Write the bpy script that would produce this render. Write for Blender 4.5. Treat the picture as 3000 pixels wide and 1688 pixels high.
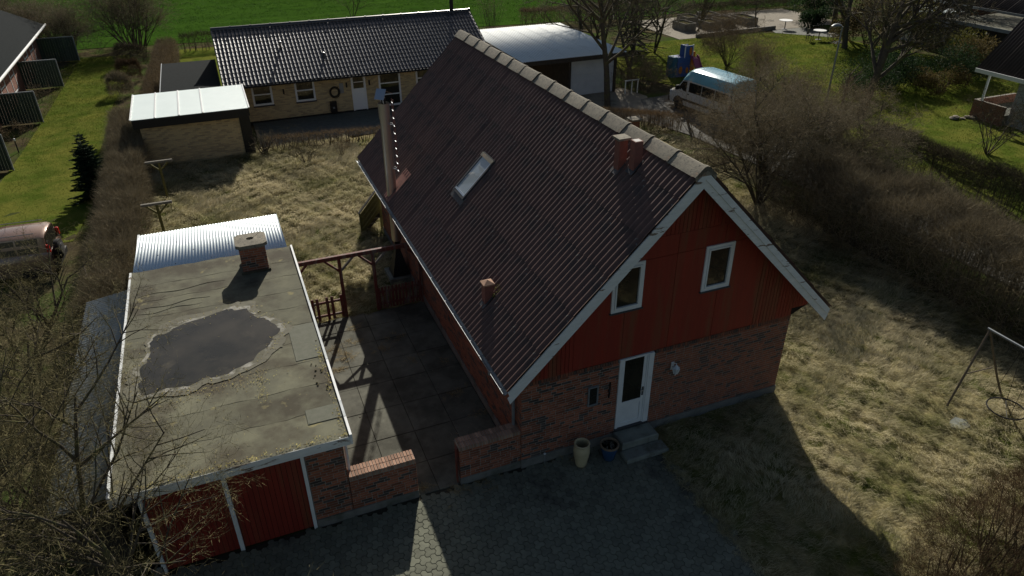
import bpy, math, random
import numpy as np
from mathutils import Vector, Matrix
R_ = math.radians
for o in list(bpy.data.objects): bpy.data.objects.remove(o, do_unlink=True)
scn = bpy.context.scene
COL = scn.collection

# ------------------------------------------------------------------ camera
CAM = (-4.7502, -11.2428, 11.9867); YAW, PITCH, ROLL, FPX = 0.3843, 0.5309, -0.0069, 2104.95
cam = bpy.data.cameras.new('camera'); cam_o = bpy.data.objects.new('camera', cam); COL.objects.link(cam_o)
cam.sensor_width = 36.0; cam.lens = FPX*36.0/3000.0; cam.clip_start = 0.1; cam.clip_end = 1500.0
_f = Vector((math.sin(YAW)*math.cos(PITCH), math.cos(YAW)*math.cos(PITCH), -math.sin(PITCH)))
_r = Vector((math.cos(YAW), -math.sin(YAW), 0)); _u = _r.cross(_f)
_r2 = _r*math.cos(ROLL)+_u*math.sin(ROLL); _u2 = -_r*math.sin(ROLL)+_u*math.cos(ROLL)
M = Matrix((( _r2.x, _u2.x, -_f.x, CAM[0]), (_r2.y, _u2.y, -_f.y, CAM[1]), (_r2.z, _u2.z, -_f.z, CAM[2]), (0,0,0,1)))
cam_o.matrix_world = M
scn.camera = cam_o
scn.render.resolution_x = 1024; scn.render.resolution_y = 576

# ------------------------------------------------------------------ world, sun, exposure
SUN = Vector((0.636, 1.65, 1.0)).normalized()
w = bpy.data.worlds.new('World'); scn.world = w; w.use_nodes = True
nt = w.node_tree; nt.nodes.clear()
sky = nt.nodes.new('ShaderNodeTexSky'); sky.sky_type = 'NISHITA'; sky.sun_disc = False
sky.sun_elevation = math.asin(SUN.z); sky.sun_rotation = math.atan2(SUN.x, SUN.y)
sky.air_density = 1.0; sky.dust_density = 1.6; sky.ozone_density = 0.5
bg = nt.nodes.new('ShaderNodeBackground'); bg.inputs['Strength'].default_value = 0.05
wo = nt.nodes.new('ShaderNodeOutputWorld')
nt.links.new(sky.outputs[0], bg.inputs[0]); nt.links.new(bg.outputs[0], wo.inputs[0])
sl = bpy.data.lights.new('sun', 'SUN'); sl.energy = 5.0; sl.angle = R_(0.53); sl.color = (1.0, 0.94, 0.84)
so = bpy.data.objects.new('sun', sl); COL.objects.link(so)
so.rotation_euler = (-SUN).to_track_quat('-Z', 'Y').to_euler(); so.location = (20, 60, 40)
vs = scn.view_settings
vs.view_transform = 'Standard'; vs.look = 'None'; vs.gamma = 1.0; vs.exposure = 0.2; vs.use_curve_mapping = False

# ------------------------------------------------------------------ materials
MATS = {}
def mat(name, c1, c2=None, scale=3.0, rough=0.85, metal=0.0, bump=0.0, bscale=30.0, rnd=0.0, attr=0.0, amix=None,
        c3=None, s3=0.6, t3=(0.52, 0.62), stretch=(1,1,1), spec=0.3, coat=0.0, contrast=(0.35, 0.65), c4=None, s4=14.0, t4=(0.66,0.7), trans=0.0):
    m = bpy.data.materials.new(name); m.use_nodes = True; MATS[name] = m
    n, l = m.node_tree.nodes, m.node_tree.links
    b = n['Principled BSDF']; b.inputs['Roughness'].default_value = rough; b.inputs['Metallic'].default_value = metal
    b.inputs['Specular IOR Level'].default_value = spec; b.inputs['Coat Weight'].default_value = coat
    tc = n.new('ShaderNodeTexCoord'); mp = n.new('ShaderNodeMapping'); mp.inputs['Scale'].default_value = stretch
    l.new(tc.outputs['Object'], mp.inputs['Vector'])
    col = None
    def rgb(c):
        r = n.new('ShaderNodeRGB'); r.outputs[0].default_value = (*c, 1); return r.outputs[0]
    def noise(s, d=6.0, ro=0.6):
        t = n.new('ShaderNodeTexNoise'); t.inputs['Scale'].default_value = s; t.inputs['Detail'].default_value = d
        t.inputs['Roughness'].default_value = ro; l.new(mp.outputs[0], t.inputs['Vector']); return t.outputs['Fac']
    def rng(v, a, b_, lo=0.0, hi=1.0):
        r = n.new('ShaderNodeMapRange'); r.inputs[1].default_value = a; r.inputs[2].default_value = b_
        r.inputs[3].default_value = lo; r.inputs[4].default_value = hi; l.new(v, r.inputs[0]); return r.outputs[0]
    def mix(f, a, b_):
        x = n.new('ShaderNodeMix'); x.data_type = 'RGBA'; l.new(f, x.inputs[0]); l.new(a, x.inputs[6]); l.new(b_, x.inputs[7]); return x.outputs[2]
    col = rgb(c1)
    if c2 is not None: col = mix(rng(noise(scale), *contrast), col, rgb(c2))
    if amix is not None:
        at = n.new('ShaderNodeAttribute'); at.attribute_name = 'v'; col = mix(at.outputs['Fac'], col, rgb(amix))
    if c3 is not None: col = mix(rng(noise(s3, 8.0, 0.65), *t3), col, rgb(c3))
    if c4 is not None: col = mix(rng(noise(s4, 3.0, 0.5), *t4), col, rgb(c4))
    fac = None
    if rnd:
        oi = n.new('ShaderNodeObjectInfo'); fac = rng(oi.outputs['Random'], 0, 1, 1-rnd, 1+rnd)
    if attr:
        at = n.new('ShaderNodeAttribute'); at.attribute_name = 'v'; f2 = rng(at.outputs['Fac'], 0, 1, 1-attr, 1+attr)
        fac = f2
    if fac is not None:
        h = n.new('ShaderNodeHueSaturation'); l.new(fac, h.inputs['Value']); l.new(col, h.inputs['Color']); col = h.outputs[0]
    l.new(col, b.inputs['Base Color'])
    if trans:
        tb = n.new('ShaderNodeBsdfTranslucent'); l.new(col, tb.inputs['Color']); ms = n.new('ShaderNodeMixShader'); ms.inputs[0].default_value = trans
        l.new(b.outputs[0], ms.inputs[1]); l.new(tb.outputs[0], ms.inputs[2]); l.new(ms.outputs[0], n['Material Output'].inputs['Surface'])
    if bump:
        bp = n.new('ShaderNodeBump'); bp.inputs['Strength'].default_value = 1.0; bp.inputs['Distance'].default_value = bump
        l.new(noise(bscale, 6.0, 0.65), bp.inputs['Height']); l.new(bp.outputs[0], b.inputs['Normal'])
    return m

# ------------------------------------------------------------------ mesh builder
ORG = {}
def org(o):
    while o is not None:
        if o.name in ORG: return ORG[o.name]
        o = o.parent
    return (0.0, 0.0, 0.0)
def link(name, me, parent=None, m=None):
    if m is not None and len(me.materials) == 0: me.materials.append(m)
    o = bpy.data.objects.new(name, me); COL.objects.link(o)
    if parent is not None: o.parent = parent
    return o
def npmesh(name, V, F, attr=None, smooth=False):
    """V (n,3) array, F list of (k,m) int arrays"""
    me = bpy.data.meshes.new(name); V = np.asarray(V, np.float32)
    me.vertices.add(len(V)); me.vertices.foreach_set('co', V.ravel())
    Fs = [np.asarray(f, np.int32) for f in F if len(f)]
    idx = np.concatenate([f.ravel() for f in Fs]); tot = np.concatenate([np.full(len(f), f.shape[1], np.int32) for f in Fs])
    st = np.concatenate([[0], np.cumsum(tot)[:-1]]).astype(np.int32)
    me.loops.add(len(idx)); me.loops.foreach_set('vertex_index', idx)
    me.polygons.add(len(tot)); me.polygons.foreach_set('loop_start', st)
    if attr is not None:
        a = me.attributes.new('v', 'FLOAT', 'FACE'); a.data.foreach_set('value', np.asarray(attr, np.float32))
    me.update(calc_edges=True); me.validate()
    if smooth: me.polygons.foreach_set('use_smooth', np.ones(len(tot), bool))
    return me
class MB:
    def __init__(s): s.v = []; s.f = []; s.a = []; s.cur = 0.5
    def add(s, vs_, fs):
        k = len(s.v); s.v += [tuple(p) for p in vs_]
        for f in fs: s.f.append(tuple(i+k for i in f)); s.a.append(s.cur)
        return s
    def box(s, x0, x1, y0, y1, z0, z1):
        vs_ = [(x,y,z) for z in (z0,z1) for y in (y0,y1) for x in (x0,x1)]
        return s.add(vs_, [(0,2,3,1),(4,5,7,6),(0,1,5,4),(2,6,7,3),(0,4,6,2),(1,3,7,5)])
    def bbox(s, x0, x1, y0, y1, z0, z1, b=0.01):      # bevelled on top edges
        vs_ = [(x,y,z0) for y in (y0,y1) for x in (x0,x1)]+[(x,y,z1-b) for y in (y0,y1) for x in (x0,x1)]+[(x,y,z1) for y in (y0+b,y1-b) for x in (x0+b,x1-b)]
        return s.add(vs_, [(0,2,3,1),(8,9,11,10),(0,1,5,4),(2,6,7,3),(0,4,6,2),(1,3,7,5),(4,5,9,8),(6,10,11,7),(4,8,10,6),(5,7,11,9)])
    def prism(s, poly, axis, a, b):                   # poly in the two other axes, extruded a..b
        n = len(poly)
        def P(p, t): return (t,p[0],p[1]) if axis == 0 else (p[0],t,p[1]) if axis == 1 else (p[0],p[1],t)
        vs_ = [P(p,a) for p in poly]+[P(p,b) for p in poly]
        fs = [tuple(range(n)), tuple(range(2*n-1,n-1,-1))]+[(i,(i+1)%n,(i+1)%n+n,i+n) for i in range(n)]
        return s.add(vs_, fs)
    def beam(s, p0, p1, w_, h_, up=(0,0,1)):
        p0, p1 = Vector(p0), Vector(p1); d = (p1-p0).normalized(); sx = d.cross(Vector(up))
        if sx.length < 1e-4: sx = d.cross(Vector((0,1,0)))
        sx.normalize(); sz = sx.cross(d)
        vs_ = [p+sx*(i*w_/2)+sz*(j*h_/2) for p in (p0,p1) for i,j in ((-1,-1),(1,-1),(1,1),(-1,1))]
        return s.add(vs_, [(0,1,2,3),(7,6,5,4),(0,4,5,1),(1,5,6,2),(2,6,7,3),(3,7,4,0)])
    def tube(s, pts, rad, n=8, cap=True):
        pts = [Vector(p) for p in pts]; k0 = len(s.v); rads = rad if isinstance(rad,(list,tuple)) else [rad]*len(pts)
        ref = None; vs_ = []; fs = []
        for i, p in enumerate(pts):
            d = (pts[min(i+1,len(pts)-1)]-pts[max(i-1,0)]).normalized()
            if ref is None:
                ref = d.cross(Vector((0,0,1))); ref = d.cross(Vector((1,0,0))) if ref.length < .05 else ref
            ref = (ref - d*ref.dot(d)).normalized(); q = d.cross(ref)
            for j in range(n):
                a = 2*math.pi*j/n; vs_.append(p+(ref*math.cos(a)+q*math.sin(a))*rads[i])
        for i in range(len(pts)-1):
            for j in range(n): fs.append((i*n+j, i*n+(j+1)%n, (i+1)*n+(j+1)%n, (i+1)*n+j))
        if cap: fs += [tuple(range(n-1,-1,-1)), tuple((len(pts)-1)*n+j for j in range(n))]
        return s.add(vs_, fs)
    def lathe(s, prof, c=(0,0,0), n=20):
        vs_ = []; fs = []
        for (r, z) in prof:
            for j in range(n):
                a = 2*math.pi*j/n; vs_.append((c[0]+r*math.cos(a), c[1]+r*math.sin(a), c[2]+z))
        for i in range(len(prof)-1):
            for j in range(n): fs.append((i*n+j, i*n+(j+1)%n, (i+1)*n+(j+1)%n, (i+1)*n+j))
        fs.append(tuple(range(n-1,-1,-1))); fs.append(tuple((len(prof)-1)*n+j for j in range(n)))
        return s.add(vs_, fs)
    def mesh(s, name, smooth=False, off=(0,0,0)):
        me = bpy.data.meshes.new(name)
        me.from_pydata([(p[0]-off[0],p[1]-off[1],p[2]-off[2]) for p in s.v], [], s.f)
        a = me.attributes.new('v','FLOAT','FACE'); a.data.foreach_set('value', s.a)
        if smooth:
            for p in me.polygons: p.use_smooth = True
            me.set_sharp_from_angle(angle=R_(40))
        me.update(); return me
    def build(s, name, m, parent=None, smooth=False):
        return link(name, s.mesh(name, smooth, org(parent)), parent, MATS[m] if isinstance(m,str) else m)
def tag(o, label, cat, group=None, kind=None):
    if label: o['label'] = label
    if cat: o['category'] = cat
    if group: o['group'] = group
    if kind: o['kind'] = kind
    return o
def thing(name, label, cat, loc=(0,0,0), rz=0.0, group=None):
    o = bpy.data.objects.new(name, None); COL.objects.link(o); o.location = loc; o.rotation_euler = (0,0,rz); o.empty_display_size = .2
    ORG[o.name] = tuple(loc) if rz == 0 else (0,0,0)
    return tag(o, label, cat, group)
def struct(name, mb, m):
    o = mb.build(name, m); o['kind'] = 'structure'; return o
def clip(poly, a, b, c):                              # keep a*x+b*y <= c
    out = []
    for i in range(len(poly)):
        p, q = poly[i], poly[(i+1) % len(poly)]; dp, dq = a*p[0]+b*p[1]-c, a*q[0]+b*q[1]-c
        if dp <= 0: out.append(p)
        if dp*dq < 0:
            t = dp/(dp-dq); out.append((p[0]+t*(q[0]-p[0]), p[1]+t*(q[1]-p[1])))
    return out
def camdist(p): return math.dist(p, CAM)
def wob(x, y, s=1.0, k=0):                            # cheap smooth noise, about -1..1
    x = np.asarray(x)*s; y = np.asarray(y)*s
    return (np.sin(x*1.7+y*.9+k*1.3)+np.sin(-x*1.1+y*2.1+k*2.7+1.9)+np.sin(x*3.3+y*2.3+k*.7+.4)*.6+np.sin(x*2.2-y*4.1+k*3.1)*.6)/3.2
# ------------------------------------------------------------------ palette
mat('soil', (.055,.045,.03), (.10,.085,.045), 1.3, .95, spec=0, bump=.03, bscale=6, c3=(.05,.075,.02), s3=.5, t3=(.45,.6))
mat('field', (.030,.068,.010), (.042,.092,.013), .35, .9, spec=0, bump=.05, bscale=5, stretch=(.25,1.6,1), c3=(.026,.070,.009), s3=.9, t3=(.56,.66))
mat('lawn', (.068,.098,.015), (.108,.130,.026), .9, .9, spec=0, bump=.03, bscale=16, c3=(.14,.145,.030), s3=.45, t3=(.45,.62))
mat('garden', (.14,.12,.055), (.28,.24,.125), 2.2, .95, spec=0, bump=.05, bscale=9, c3=(.07,.085,.02), s3=.7, t3=(.46,.62))
mat('asphalt', (.075,.074,.064), (.105,.102,.088), 3, .9, bump=.006, bscale=60, c3=(.06,.058,.052), s3=.5)
mat('gravel', (.19,.165,.12), (.26,.23,.18), 14, .95, bump=.02, bscale=40, c3=(.13,.115,.085), s3=.6)
mat('terrace', (.085,.09,.075), (.12,.125,.105), 4, .85, bump=.004, bscale=30)
mat('brick', (.300,.105,.054), (.215,.078,.045), 9, .88, bump=.003, bscale=60, rnd=.38)
mat('brick_dark', (.085,.066,.055), (.055,.046,.042), 9, .8, bump=.003, bscale=60, rnd=.35)
mat('brick_all', (.300,.105,.054), (.215,.078,.045), 9, .88, bump=.003, bscale=60, amix=(.07,.055,.047))
mat('brick_cap', (.36,.22,.15), (.27,.16,.11), 10, .9, bump=.004, bscale=50, rnd=.3, c3=(.26,.24,.2), s3=3, t3=(.55,.62))
mat('mortar', (.33,.30,.25), (.24,.22,.19), 8, .95, bump=.003, bscale=70)
mat('plinth', (.20,.195,.175), (.13,.13,.115), 2.5, .9, bump=.004, bscale=30, c3=(.08,.085,.06), s3=1.4, t3=(.54,.68))
mat('red_wood', (.235,.029,.017), (.200,.026,.016), 2.2, .62, bump=.002, bscale=50, rnd=.07, stretch=(6,6,.5), c3=(.165,.066,.032), s3=.42, t3=(.50,.68))
mat('red_post', (.15,.036,.025), (.10,.034,.026), 5, .7, bump=.003, bscale=40, stretch=(3,3,.6), c3=(.16,.13,.11), s3=2.2, t3=(.50,.62))
mat('dark_gap', (.012,.010,.009), rough=.95)
mat('white_paint', (.74,.76,.75), (.66,.68,.67), 3, .55, bump=.001, bscale=30)
mat('peeling', (.72,.74,.73), (.62,.65,.64), 4, .6, bump=.003, bscale=20, stretch=(.6,1,3), c3=(.20,.155,.12), s3=2.4, t3=(.615,.635))
mat('glass', (.030,.028,.020), (.016,.016,.013), 1.5, rough=.03, spec=.6)
mat('sheet', (.150,.088,.073), (.105,.066,.057), 3.0, .72, bump=.004, bscale=26, rnd=.07, c3=(.062,.052,.048), s3=1.1, t3=(.48,.62), c4=(.24,.245,.22), s4=6.0, t4=(.70,.72))
mat('roof_deck', (.10,.06,.04), rough=.9)
mat('ridge', (.26,.235,.18), (.175,.16,.128), 5, .92, bump=.012, bscale=34, rnd=.14, c3=(.33,.20,.12), s3=1.6, t3=(.56,.66), c4=(.11,.105,.085), s4=16, t4=(.58,.66))
mat('lead', (.055,.055,.06), rough=.6)
mat('zinc', (.26,.28,.29), (.20,.22,.23), 6, .55, metal=.4)
mat('steel', (.50,.48,.45), (.40,.385,.36), 2, .34, metal=.9, stretch=(8,8,.4))
mat('galv', (.50,.53,.56), rough=.3, metal=.9)
mat('vent', (.23,.092,.07), (.17,.075,.06), 8, .8, bump=.003, bscale=40, rnd=.1)
mat('vent_cap', (.40,.24,.16), (.30,.18,.12), 8, .8)
mat('moss', (.16,.14,.03), (.08,.08,.02), 30, .95, bump=.02, bscale=60)
mat('concrete', (.22,.235,.20), (.16,.17,.145), 4, .9, bump=.006, bscale=30, c3=(.10,.10,.075), s3=2.0, t3=(.53,.66))
mat('slab', (.135,.134,.105), (.098,.098,.078), 3, .92, bump=.005, bscale=36, rnd=.12, c3=(.055,.055,.042), s3=.9, t3=(.45,.62))
mat('paver', (.165,.172,.128), (.125,.130,.098), 7, .92, bump=.004, bscale=50, rnd=.16, c3=(.06,.06,.05), s3=1.2, t3=(.56,.68))
mat('paver_all', (.165,.172,.128), (.125,.130,.098), 7, .92, bump=.004, bscale=50, attr=.16, c3=(.06,.06,.05), s3=.45, t3=(.56,.68))
mat('black', (.012,.012,.012), rough=.5)
mat('dark_wood', (.035,.03,.026), (.055,.045,.035), 5, .85, bump=.004, bscale=30)
mat('olive_wood', (.130,.116,.036), (.095,.086,.03), 6, .85, bump=.003, bscale=40, rnd=.12, stretch=(1,1,4))
mat('grey_wood', (.20,.185,.155), (.13,.12,.10), 6, .9, bump=.004, bscale=40, rnd=.12)

# ------------------------------------------------------------------ ground sheets
def rect(x0, x1, y0, y1, z): return MB().add([(x0,y0,z),(x1,y0,z),(x1,y1,z),(x0,y1,z)], [(0,1,2,3)])
def polysheet(pts, z): return MB().add([(p[0],p[1],z) for p in pts], [tuple(range(len(pts)))])
struct('ground', rect(-400, 500, -300, 700, -.03), 'soil')
def bumpy(name, x0, x1, y0, y1, step, amp, m, excl, s=1.4, zb=0.0, keep=None):
    nx, ny = int(round((x1-x0)/step))+1, int(round((y1-y0)/step))+1
    X, Y = np.meshgrid(np.linspace(x0,x1,nx), np.linspace(y0,y1,ny))
    Z = zb+amp*(wob(X,Y,s)+1.1*wob(X,Y,s*3.1,5))
    cx, cy = (X[:-1,:-1]+step/2), (Y[:-1,:-1]+step/2); ok = np.ones(cx.shape, bool)
    for (a,b,c,d) in excl: ok &= ~((cx>a)&(cx<b)&(cy>c)&(cy<d))
    if keep is not None: ok &= keep(cx, cy)
    idx = np.arange(nx*ny).reshape(ny,nx)
    F = np.stack([idx[:-1,:-1][ok], idx[:-1,1:][ok], idx[1:,1:][ok], idx[1:,:-1][ok]], 1)
    me = npmesh(name, np.stack([X.ravel(),Y.ravel(),Z.ravel()],1), [F], smooth=True)
    o = link(name, me, None, MATS[m]); o['kind'] = 'structure'; return o
GEX = [(.15,7.05,.15,13.2), (-7.9,-3.9,.2,11.5), (-3.9,.15,.2,7.95), (-13,3.2,-14,.2)]
bumpy('garden_ground', -8.4, 15.4, -10, 25, .14, .040, 'garden', GEX, zb=.03)
bumpy('left_verge', -22, -8.4, -8, 21, .5, .03, 'soil', [], zb=.0)
bumpy('left_bed', -30, -10.4, 21, 53.5, .5, .03, 'soil', [(-14.6,-10.2,17.2,50.6)], zb=.0)
struct('left_lawn', polysheet([(-14.5,17.2),(-10.9,17.2),(-10.5,20.5),(-10.75,27.5),(-10.7,36.3),(-10.3,43),(-10.4,50.6),(-13.7,50.6),(-13.9,42),(-14.1,34),(-14.3,29),(-14.6,24)], .02), 'lawn')
struct('field', polysheet([(-400,55.5),(-12,54.2),(3,52.0),(28,49.0),(50,48.0),(500,48.0),(500,700),(-400,700)], .0), 'field')
struct('neighbour_lawn', rect(-7, 12, 34, 51, -.004), 'lawn')
struct('neighbour_terrace', rect(-3.4, 11.6, 25.2, 29.7, .02), 'terrace')
struct('driveway', polysheet([(12.2,20.5),(15.2,22.0),(16.6,21.2),(19.0,25.6),(18.6,27.8),(12.2,27.8)], .012), 'gravel')
struct('road', polysheet([(16.4,21.2),(17.2,18.6),(17.6,14),(18.0,5),(18.2,-20),(22.0,-20),(21.95,5),(21.7,12),(22.2,18),(22.6,24.4),(20.5,25.4),(18.3,25.2)], .016), 'asphalt')
struct('right_lawn', polysheet([(23.2,-20),(60,-20),(60,16),(44,24),(41.5,34.5),(38.6,37.6),(36,38.6),(22.0,38.6),(20.4,30),(22.4,26),(22.9,18),(22.6,10)], .006), 'lawn')
struct('gravel_yard', polysheet([(30,38.7),(47,38.7),(47,47),(30,47)], .004), 'gravel')

# ------------------------------------------------------------------ brick walls
BH, BL, JT = .0667, .240, .012
def _brick(L, H, D, name):
    b = .003; m = MB(); x0,x1,z0,z1 = 0,L,0,H
    vs_ = [(x,0,z) for z in (z0,z1) for x in (x0,x1)]+[(x,-D+b,z) for z in (z0,z1) for x in (x0,x1)]+[(x,-D,z) for z in (z0+b,z1-b) for x in (x0+b,x1-b)]
    m.add(vs_, [(0,1,5,4),(1,3,7,5),(3,2,6,7),(2,0,4,6),(4,5,9,8),(5,7,11,9),(7,6,10,11),(6,4,8,10),(8,9,11,10)])
    return m
BR = {}
for nm, L in (('full',.228),('half',.108),('three',.168)):
    for mt in ('brick','brick_dark'):
        me = _brick(L,.0547,.006,'brick').mesh('brick'); me.materials.append(MATS[mt]); BR[nm,mt] = me
def brick_face(parent, o, ang, L, z0, z1, seed, holes=(), n_ind=300, dark=.16, endquoin=None):
    """bricks on a vertical face: o = (x,y) start, ang = direction of u, outward = right of u ... places bricks proud of y'=0"""
    rng = random.Random(seed); ca, sa = math.cos(ang), math.sin(ang); ox, oy = o; po = org(parent)
    rows = int(round((z1-z0)/BH)); lst = []
    for r in range(rows):
        z = z0+r*BH+JT/2; u = 0.0
        u = -[0,.12,.06,.18][r % 4] if rng.random() < .8 else -.12*rng.randint(0,1)
        while u < L-.02:
            ln = 'full' if rng.random() < .72 else ('half' if rng.random() < .8 else 'three')
            w_ = {'full':.228,'half':.108,'three':.168}[ln]
            ivs = [(max(u,0), min(u+w_, L))]
            for h in holes:
                if z < h[3]-.02 and z+.0547 > h[2]+.02:
                    nv = []
                    for (a, b) in ivs:
                        if b <= h[0] or a >= h[1]: nv.append((a, b)); continue
                        if a < h[0]: nv.append((a, h[0]-.004))
                        if b > h[1]: nv.append((h[1]+.004, b))
                    ivs = nv
            for (a, b) in ivs:
                if b-a > .025:
                    d = rng.random() < (dark if ln != 'half' else dark*2.0)
                    lst.append((a, b, z, ln if abs(b-a-w_) < 1e-3 else None, d, rng.random()))
            u += w_+JT
    def world(u_, z_): return (ox+ca*u_, oy+sa*u_, z_)
    lst.sort(key=lambda t: camdist(world((t[0]+t[1])/2, t[2])) + (0 if t[3] else 100))
    rest = MB()
    for i, (a, b, z, ln, d, rv) in enumerate(lst):
        if ln and i < n_ind:
            ob = link('brick', BR[ln, 'brick_dark' if d else 'brick'], parent); p = world(a, z)
            ob.location = (p[0]-po[0], p[1]-po[1], p[2]-po[2]); ob.rotation_euler = (0,0,ang)
        else:
            bm = _brick(b-a,.0547,.006,''); rest.cur = (.75+.25*rv) if d else rv*rv*.45
            rest.add([(ox+ca*v[0]-sa*v[1]+ca*a, oy+sa*v[0]+ca*v[1]+sa*a, v[2]+z) for v in bm.v], bm.f)
    if rest.v:
        ro = rest.build('brickwork', 'brick_all', parent); ro['kind'] = 'stuff'

# ------------------------------------------------------------------ main house
W, LB, H1, PL = 7.193, 13.41, 2.42, .25
YO, XO, ZE, ZR = .62, .552, 2.842, 6.963
SLO = (ZR-ZE)/(W/2+XO); SANG = math.atan(SLO)
house = thing('brick_house', 'red brick house with red gable and dark brown corrugated roof, in the centre', 'house', (W/2, LB/2, 0))
DOOR = (2.40, 3.30, .36, 2.42)
wm = MB(); wm.box(0,2.403,0,.3,PL,H1-.10); wm.box(3.29,W,0,.3,PL,H1-.10); wm.box(2.403,3.29,.1,.3,PL,H1-.10); wm.box(0,W,LB-.3,LB,PL,H1); wm.box(0,.3,.3,LB-.3,PL,2.75); wm.box(W-.3,W,.3,LB-.3,PL,2.75)
wall = wm.build('wall', 'mortar', house)
pm = MB(); pm.box(-.012,2.395,-.028,.4,-.1,PL); pm.box(3.305,W+.012,-.028,.4,-.1,PL); pm.box(2.395,3.305,.02,.4,-.1,.34)
pm.box(-.025,.35,.4,LB,-.1,PL); pm.box(W-.35,W+.025,.4,LB+.02,-.1,PL); pm.box(.35,W-.35,LB-.3,LB+.02,-.1,PL)
pm.build('plinth', 'plinth', house)
NR = int((H1-.10-PL)/BH)
brick_face(house, (0,0), 0.0, W, PL, PL+NR*BH, 3, holes=[(DOOR[0],DOOR[1],0,3)], n_ind=290)
brick_face(house, (0,LB), -math.pi/2, LB, PL, PL+37*BH, 4, holes=[(LB-6.78,LB-5.72,1.42,3),(LB-3.24,LB-2.45,1.42,3)], n_ind=0)
# soldier course
sm = MB(); rg = random.Random(8); x = 0
while x < W-.05:
    if not (DOOR[0]-.05 < x < DOOR[1]): sm.cur = rg.random()**.6; sm.box(x+.004,x+.058,-.012,.05,PL+NR*BH+.004,H1+.02)
    x += .0655
sm.build('soldier_course', 'brick_all', house)['kind'] = 'stuff'
# gable cladding: panels and boards
backing = MB(); gpoly = [(0,H1-.02),(W,H1-.02),(W+.46,2.6),(W+.46,2.64),(W/2,ZR-.25),(-.46,2.64),(-.46,2.6)]
backing.prism(gpoly, 1, .012, .12); backing.build('gable_backing', 'dark_gap', house)
backing = MB(); backing.prism([(0,2.7),(W,2.7),(W/2,ZR-.25)], 1, LB-.1, LB-.01); backing.build('gable_backing', 'red_wood', house)
def gclip(x0,x1,z0,z1):
    p = [(x0,z0),(x1,z0),(x1,z1),(x0,z1)]
    c0 = ZE+SLO*XO-.16
    p = clip(p, -SLO, 1, c0); p = clip(p, SLO, 1, c0+SLO*W); return p
G = .005
WIN = [(2.05,2.80,3.73,4.87), (4.33,5.08,3.75,4.88)]
def panel(x0,x1,z0,z1,name,y=-.012):
    p = gclip(x0+G,x1-G,z0+G,z1-G)
    if len(p) >= 3: MB().prism(p, 1, y, .014).build(name, 'red_wood', house)
X0 = 1.207
for k in range(4): panel(X0+1.2*k, X0+1.2*(k+1), H1, 4.86, 'cladding_panel')
for k in range(4): panel(X0+1.2*k, X0+1.2*(k+1), 4.86, 5.34, 'cladding_panel')
for (a,b,z0,z1) in ((-.46,X0,H1,9),(X0+4.8,W+.46,H1,9),(X0,X0+4.8,5.34,9)):
    n = int(round((b-a)/.098))
    for i in range(n):
        x0_, x1_ = a+(b-a)*i/n, a+(b-a)*(i+1)/n
        zz = z0 if (x0_ > -.01 and x1_ < W+.01) else 2.62
        panel(x0_, x1_, zz, z1, 'cladding_board', -.016)
# boxed eaves
MB().box(-.44,-.02,.125,LB+.35,2.55,2.60).build('soffit', 'roof_deck', house)
MB().box(W+.02,W+.44,.125,LB+.35,2.55,2.60).build('soffit', 'red_wood', house)
def window(parent, x0,x1,z0,z1, y=-.03, fw=.07, axis=1, side=-1, mullions=(), name='window'):
    """casement with frame, sash, pane and sill; axis 1: lies in an x-z plane facing -y; axis 0: y-z plane facing -x"""
    def bx(m,a,b,c,d,e,f):
        return m.box(a,b,c,d,e,f) if axis == 1 else m.box(c,d,a,b,e,f)
    m = MB()
    bx(m,x0,x1,y,.0+y+.07,z0,z0+fw); bx(m,x0,x1,y,y+.07,z1-fw,z1); bx(m,x0,x0+fw,y,y+.07,z0+fw,z1-fw); bx(m,x1-fw,x1,y,y+.07,z0+fw,z1-fw)
    for mz in mullions: bx(m,x0+fw,x1-fw,y+.006,y+.07,mz-fw/2,mz+fw/2)
    fr = m.build(name, 'white_paint', parent)
    s_ = MB(); a,b,c,d = x0+fw+.006,x1-fw-.006,z0+fw+.006,z1-fw-.006; k = .035
    bx(s_,a,b,y-.014,y+.05,c,c+k); bx(s_,a,b,y-.014,y+.05,d-k,d); bx(s_,a,a+k,y-.014,y+.05,c+k,d-k); bx(s_,b-k,b,y-.014,y+.05,c+k,d-k)
    s_.build('sash', 'white_paint', fr)
    zs = [z0+fw]+[v for mz in mullions for v in (mz-fw/2, mz+fw/2)]+[z1-fw]
    for i in range(0, len(zs), 2):
        g = MB(); bx(g,x0+fw-.01,x1-fw+.01,y+.03,y+.036,zs[i]-.01,zs[i+1]+.01); g.build('pane', 'glass', fr)
    return fr
for (a,b,c,d) in WIN:
    wn = window(house, a,b,c,d, y=-.045)
    MB().box(a-.03,b+.03,-.075,-.014,c-.03,c-.003).build('sill', 'lead', wn)
wn = window(house, 5.75,6.76,1.46,2.5, y=-.02, axis=0, mullions=())
MB().box(-.09,-.005,5.70,6.81,1.38,1.455).build('sill', 'brick', wn)
wn = window(house, 2.46,3.22,1.46,2.5, y=-.02, axis=0)
MB().box(-.09,-.005,2.41,3.27,1.38,1.455).build('sill', 'brick', wn)
for yv in (5.15, 2.1): MB().box(-.022,-.004,yv,yv+.16,.95,1.07).build('vent_brick', 'brick_dark', house)
MB().bbox(-.12,-.012,1.80,2.05,1.62,1.86,.03).build('cable_box', 'white_paint', house)
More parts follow.
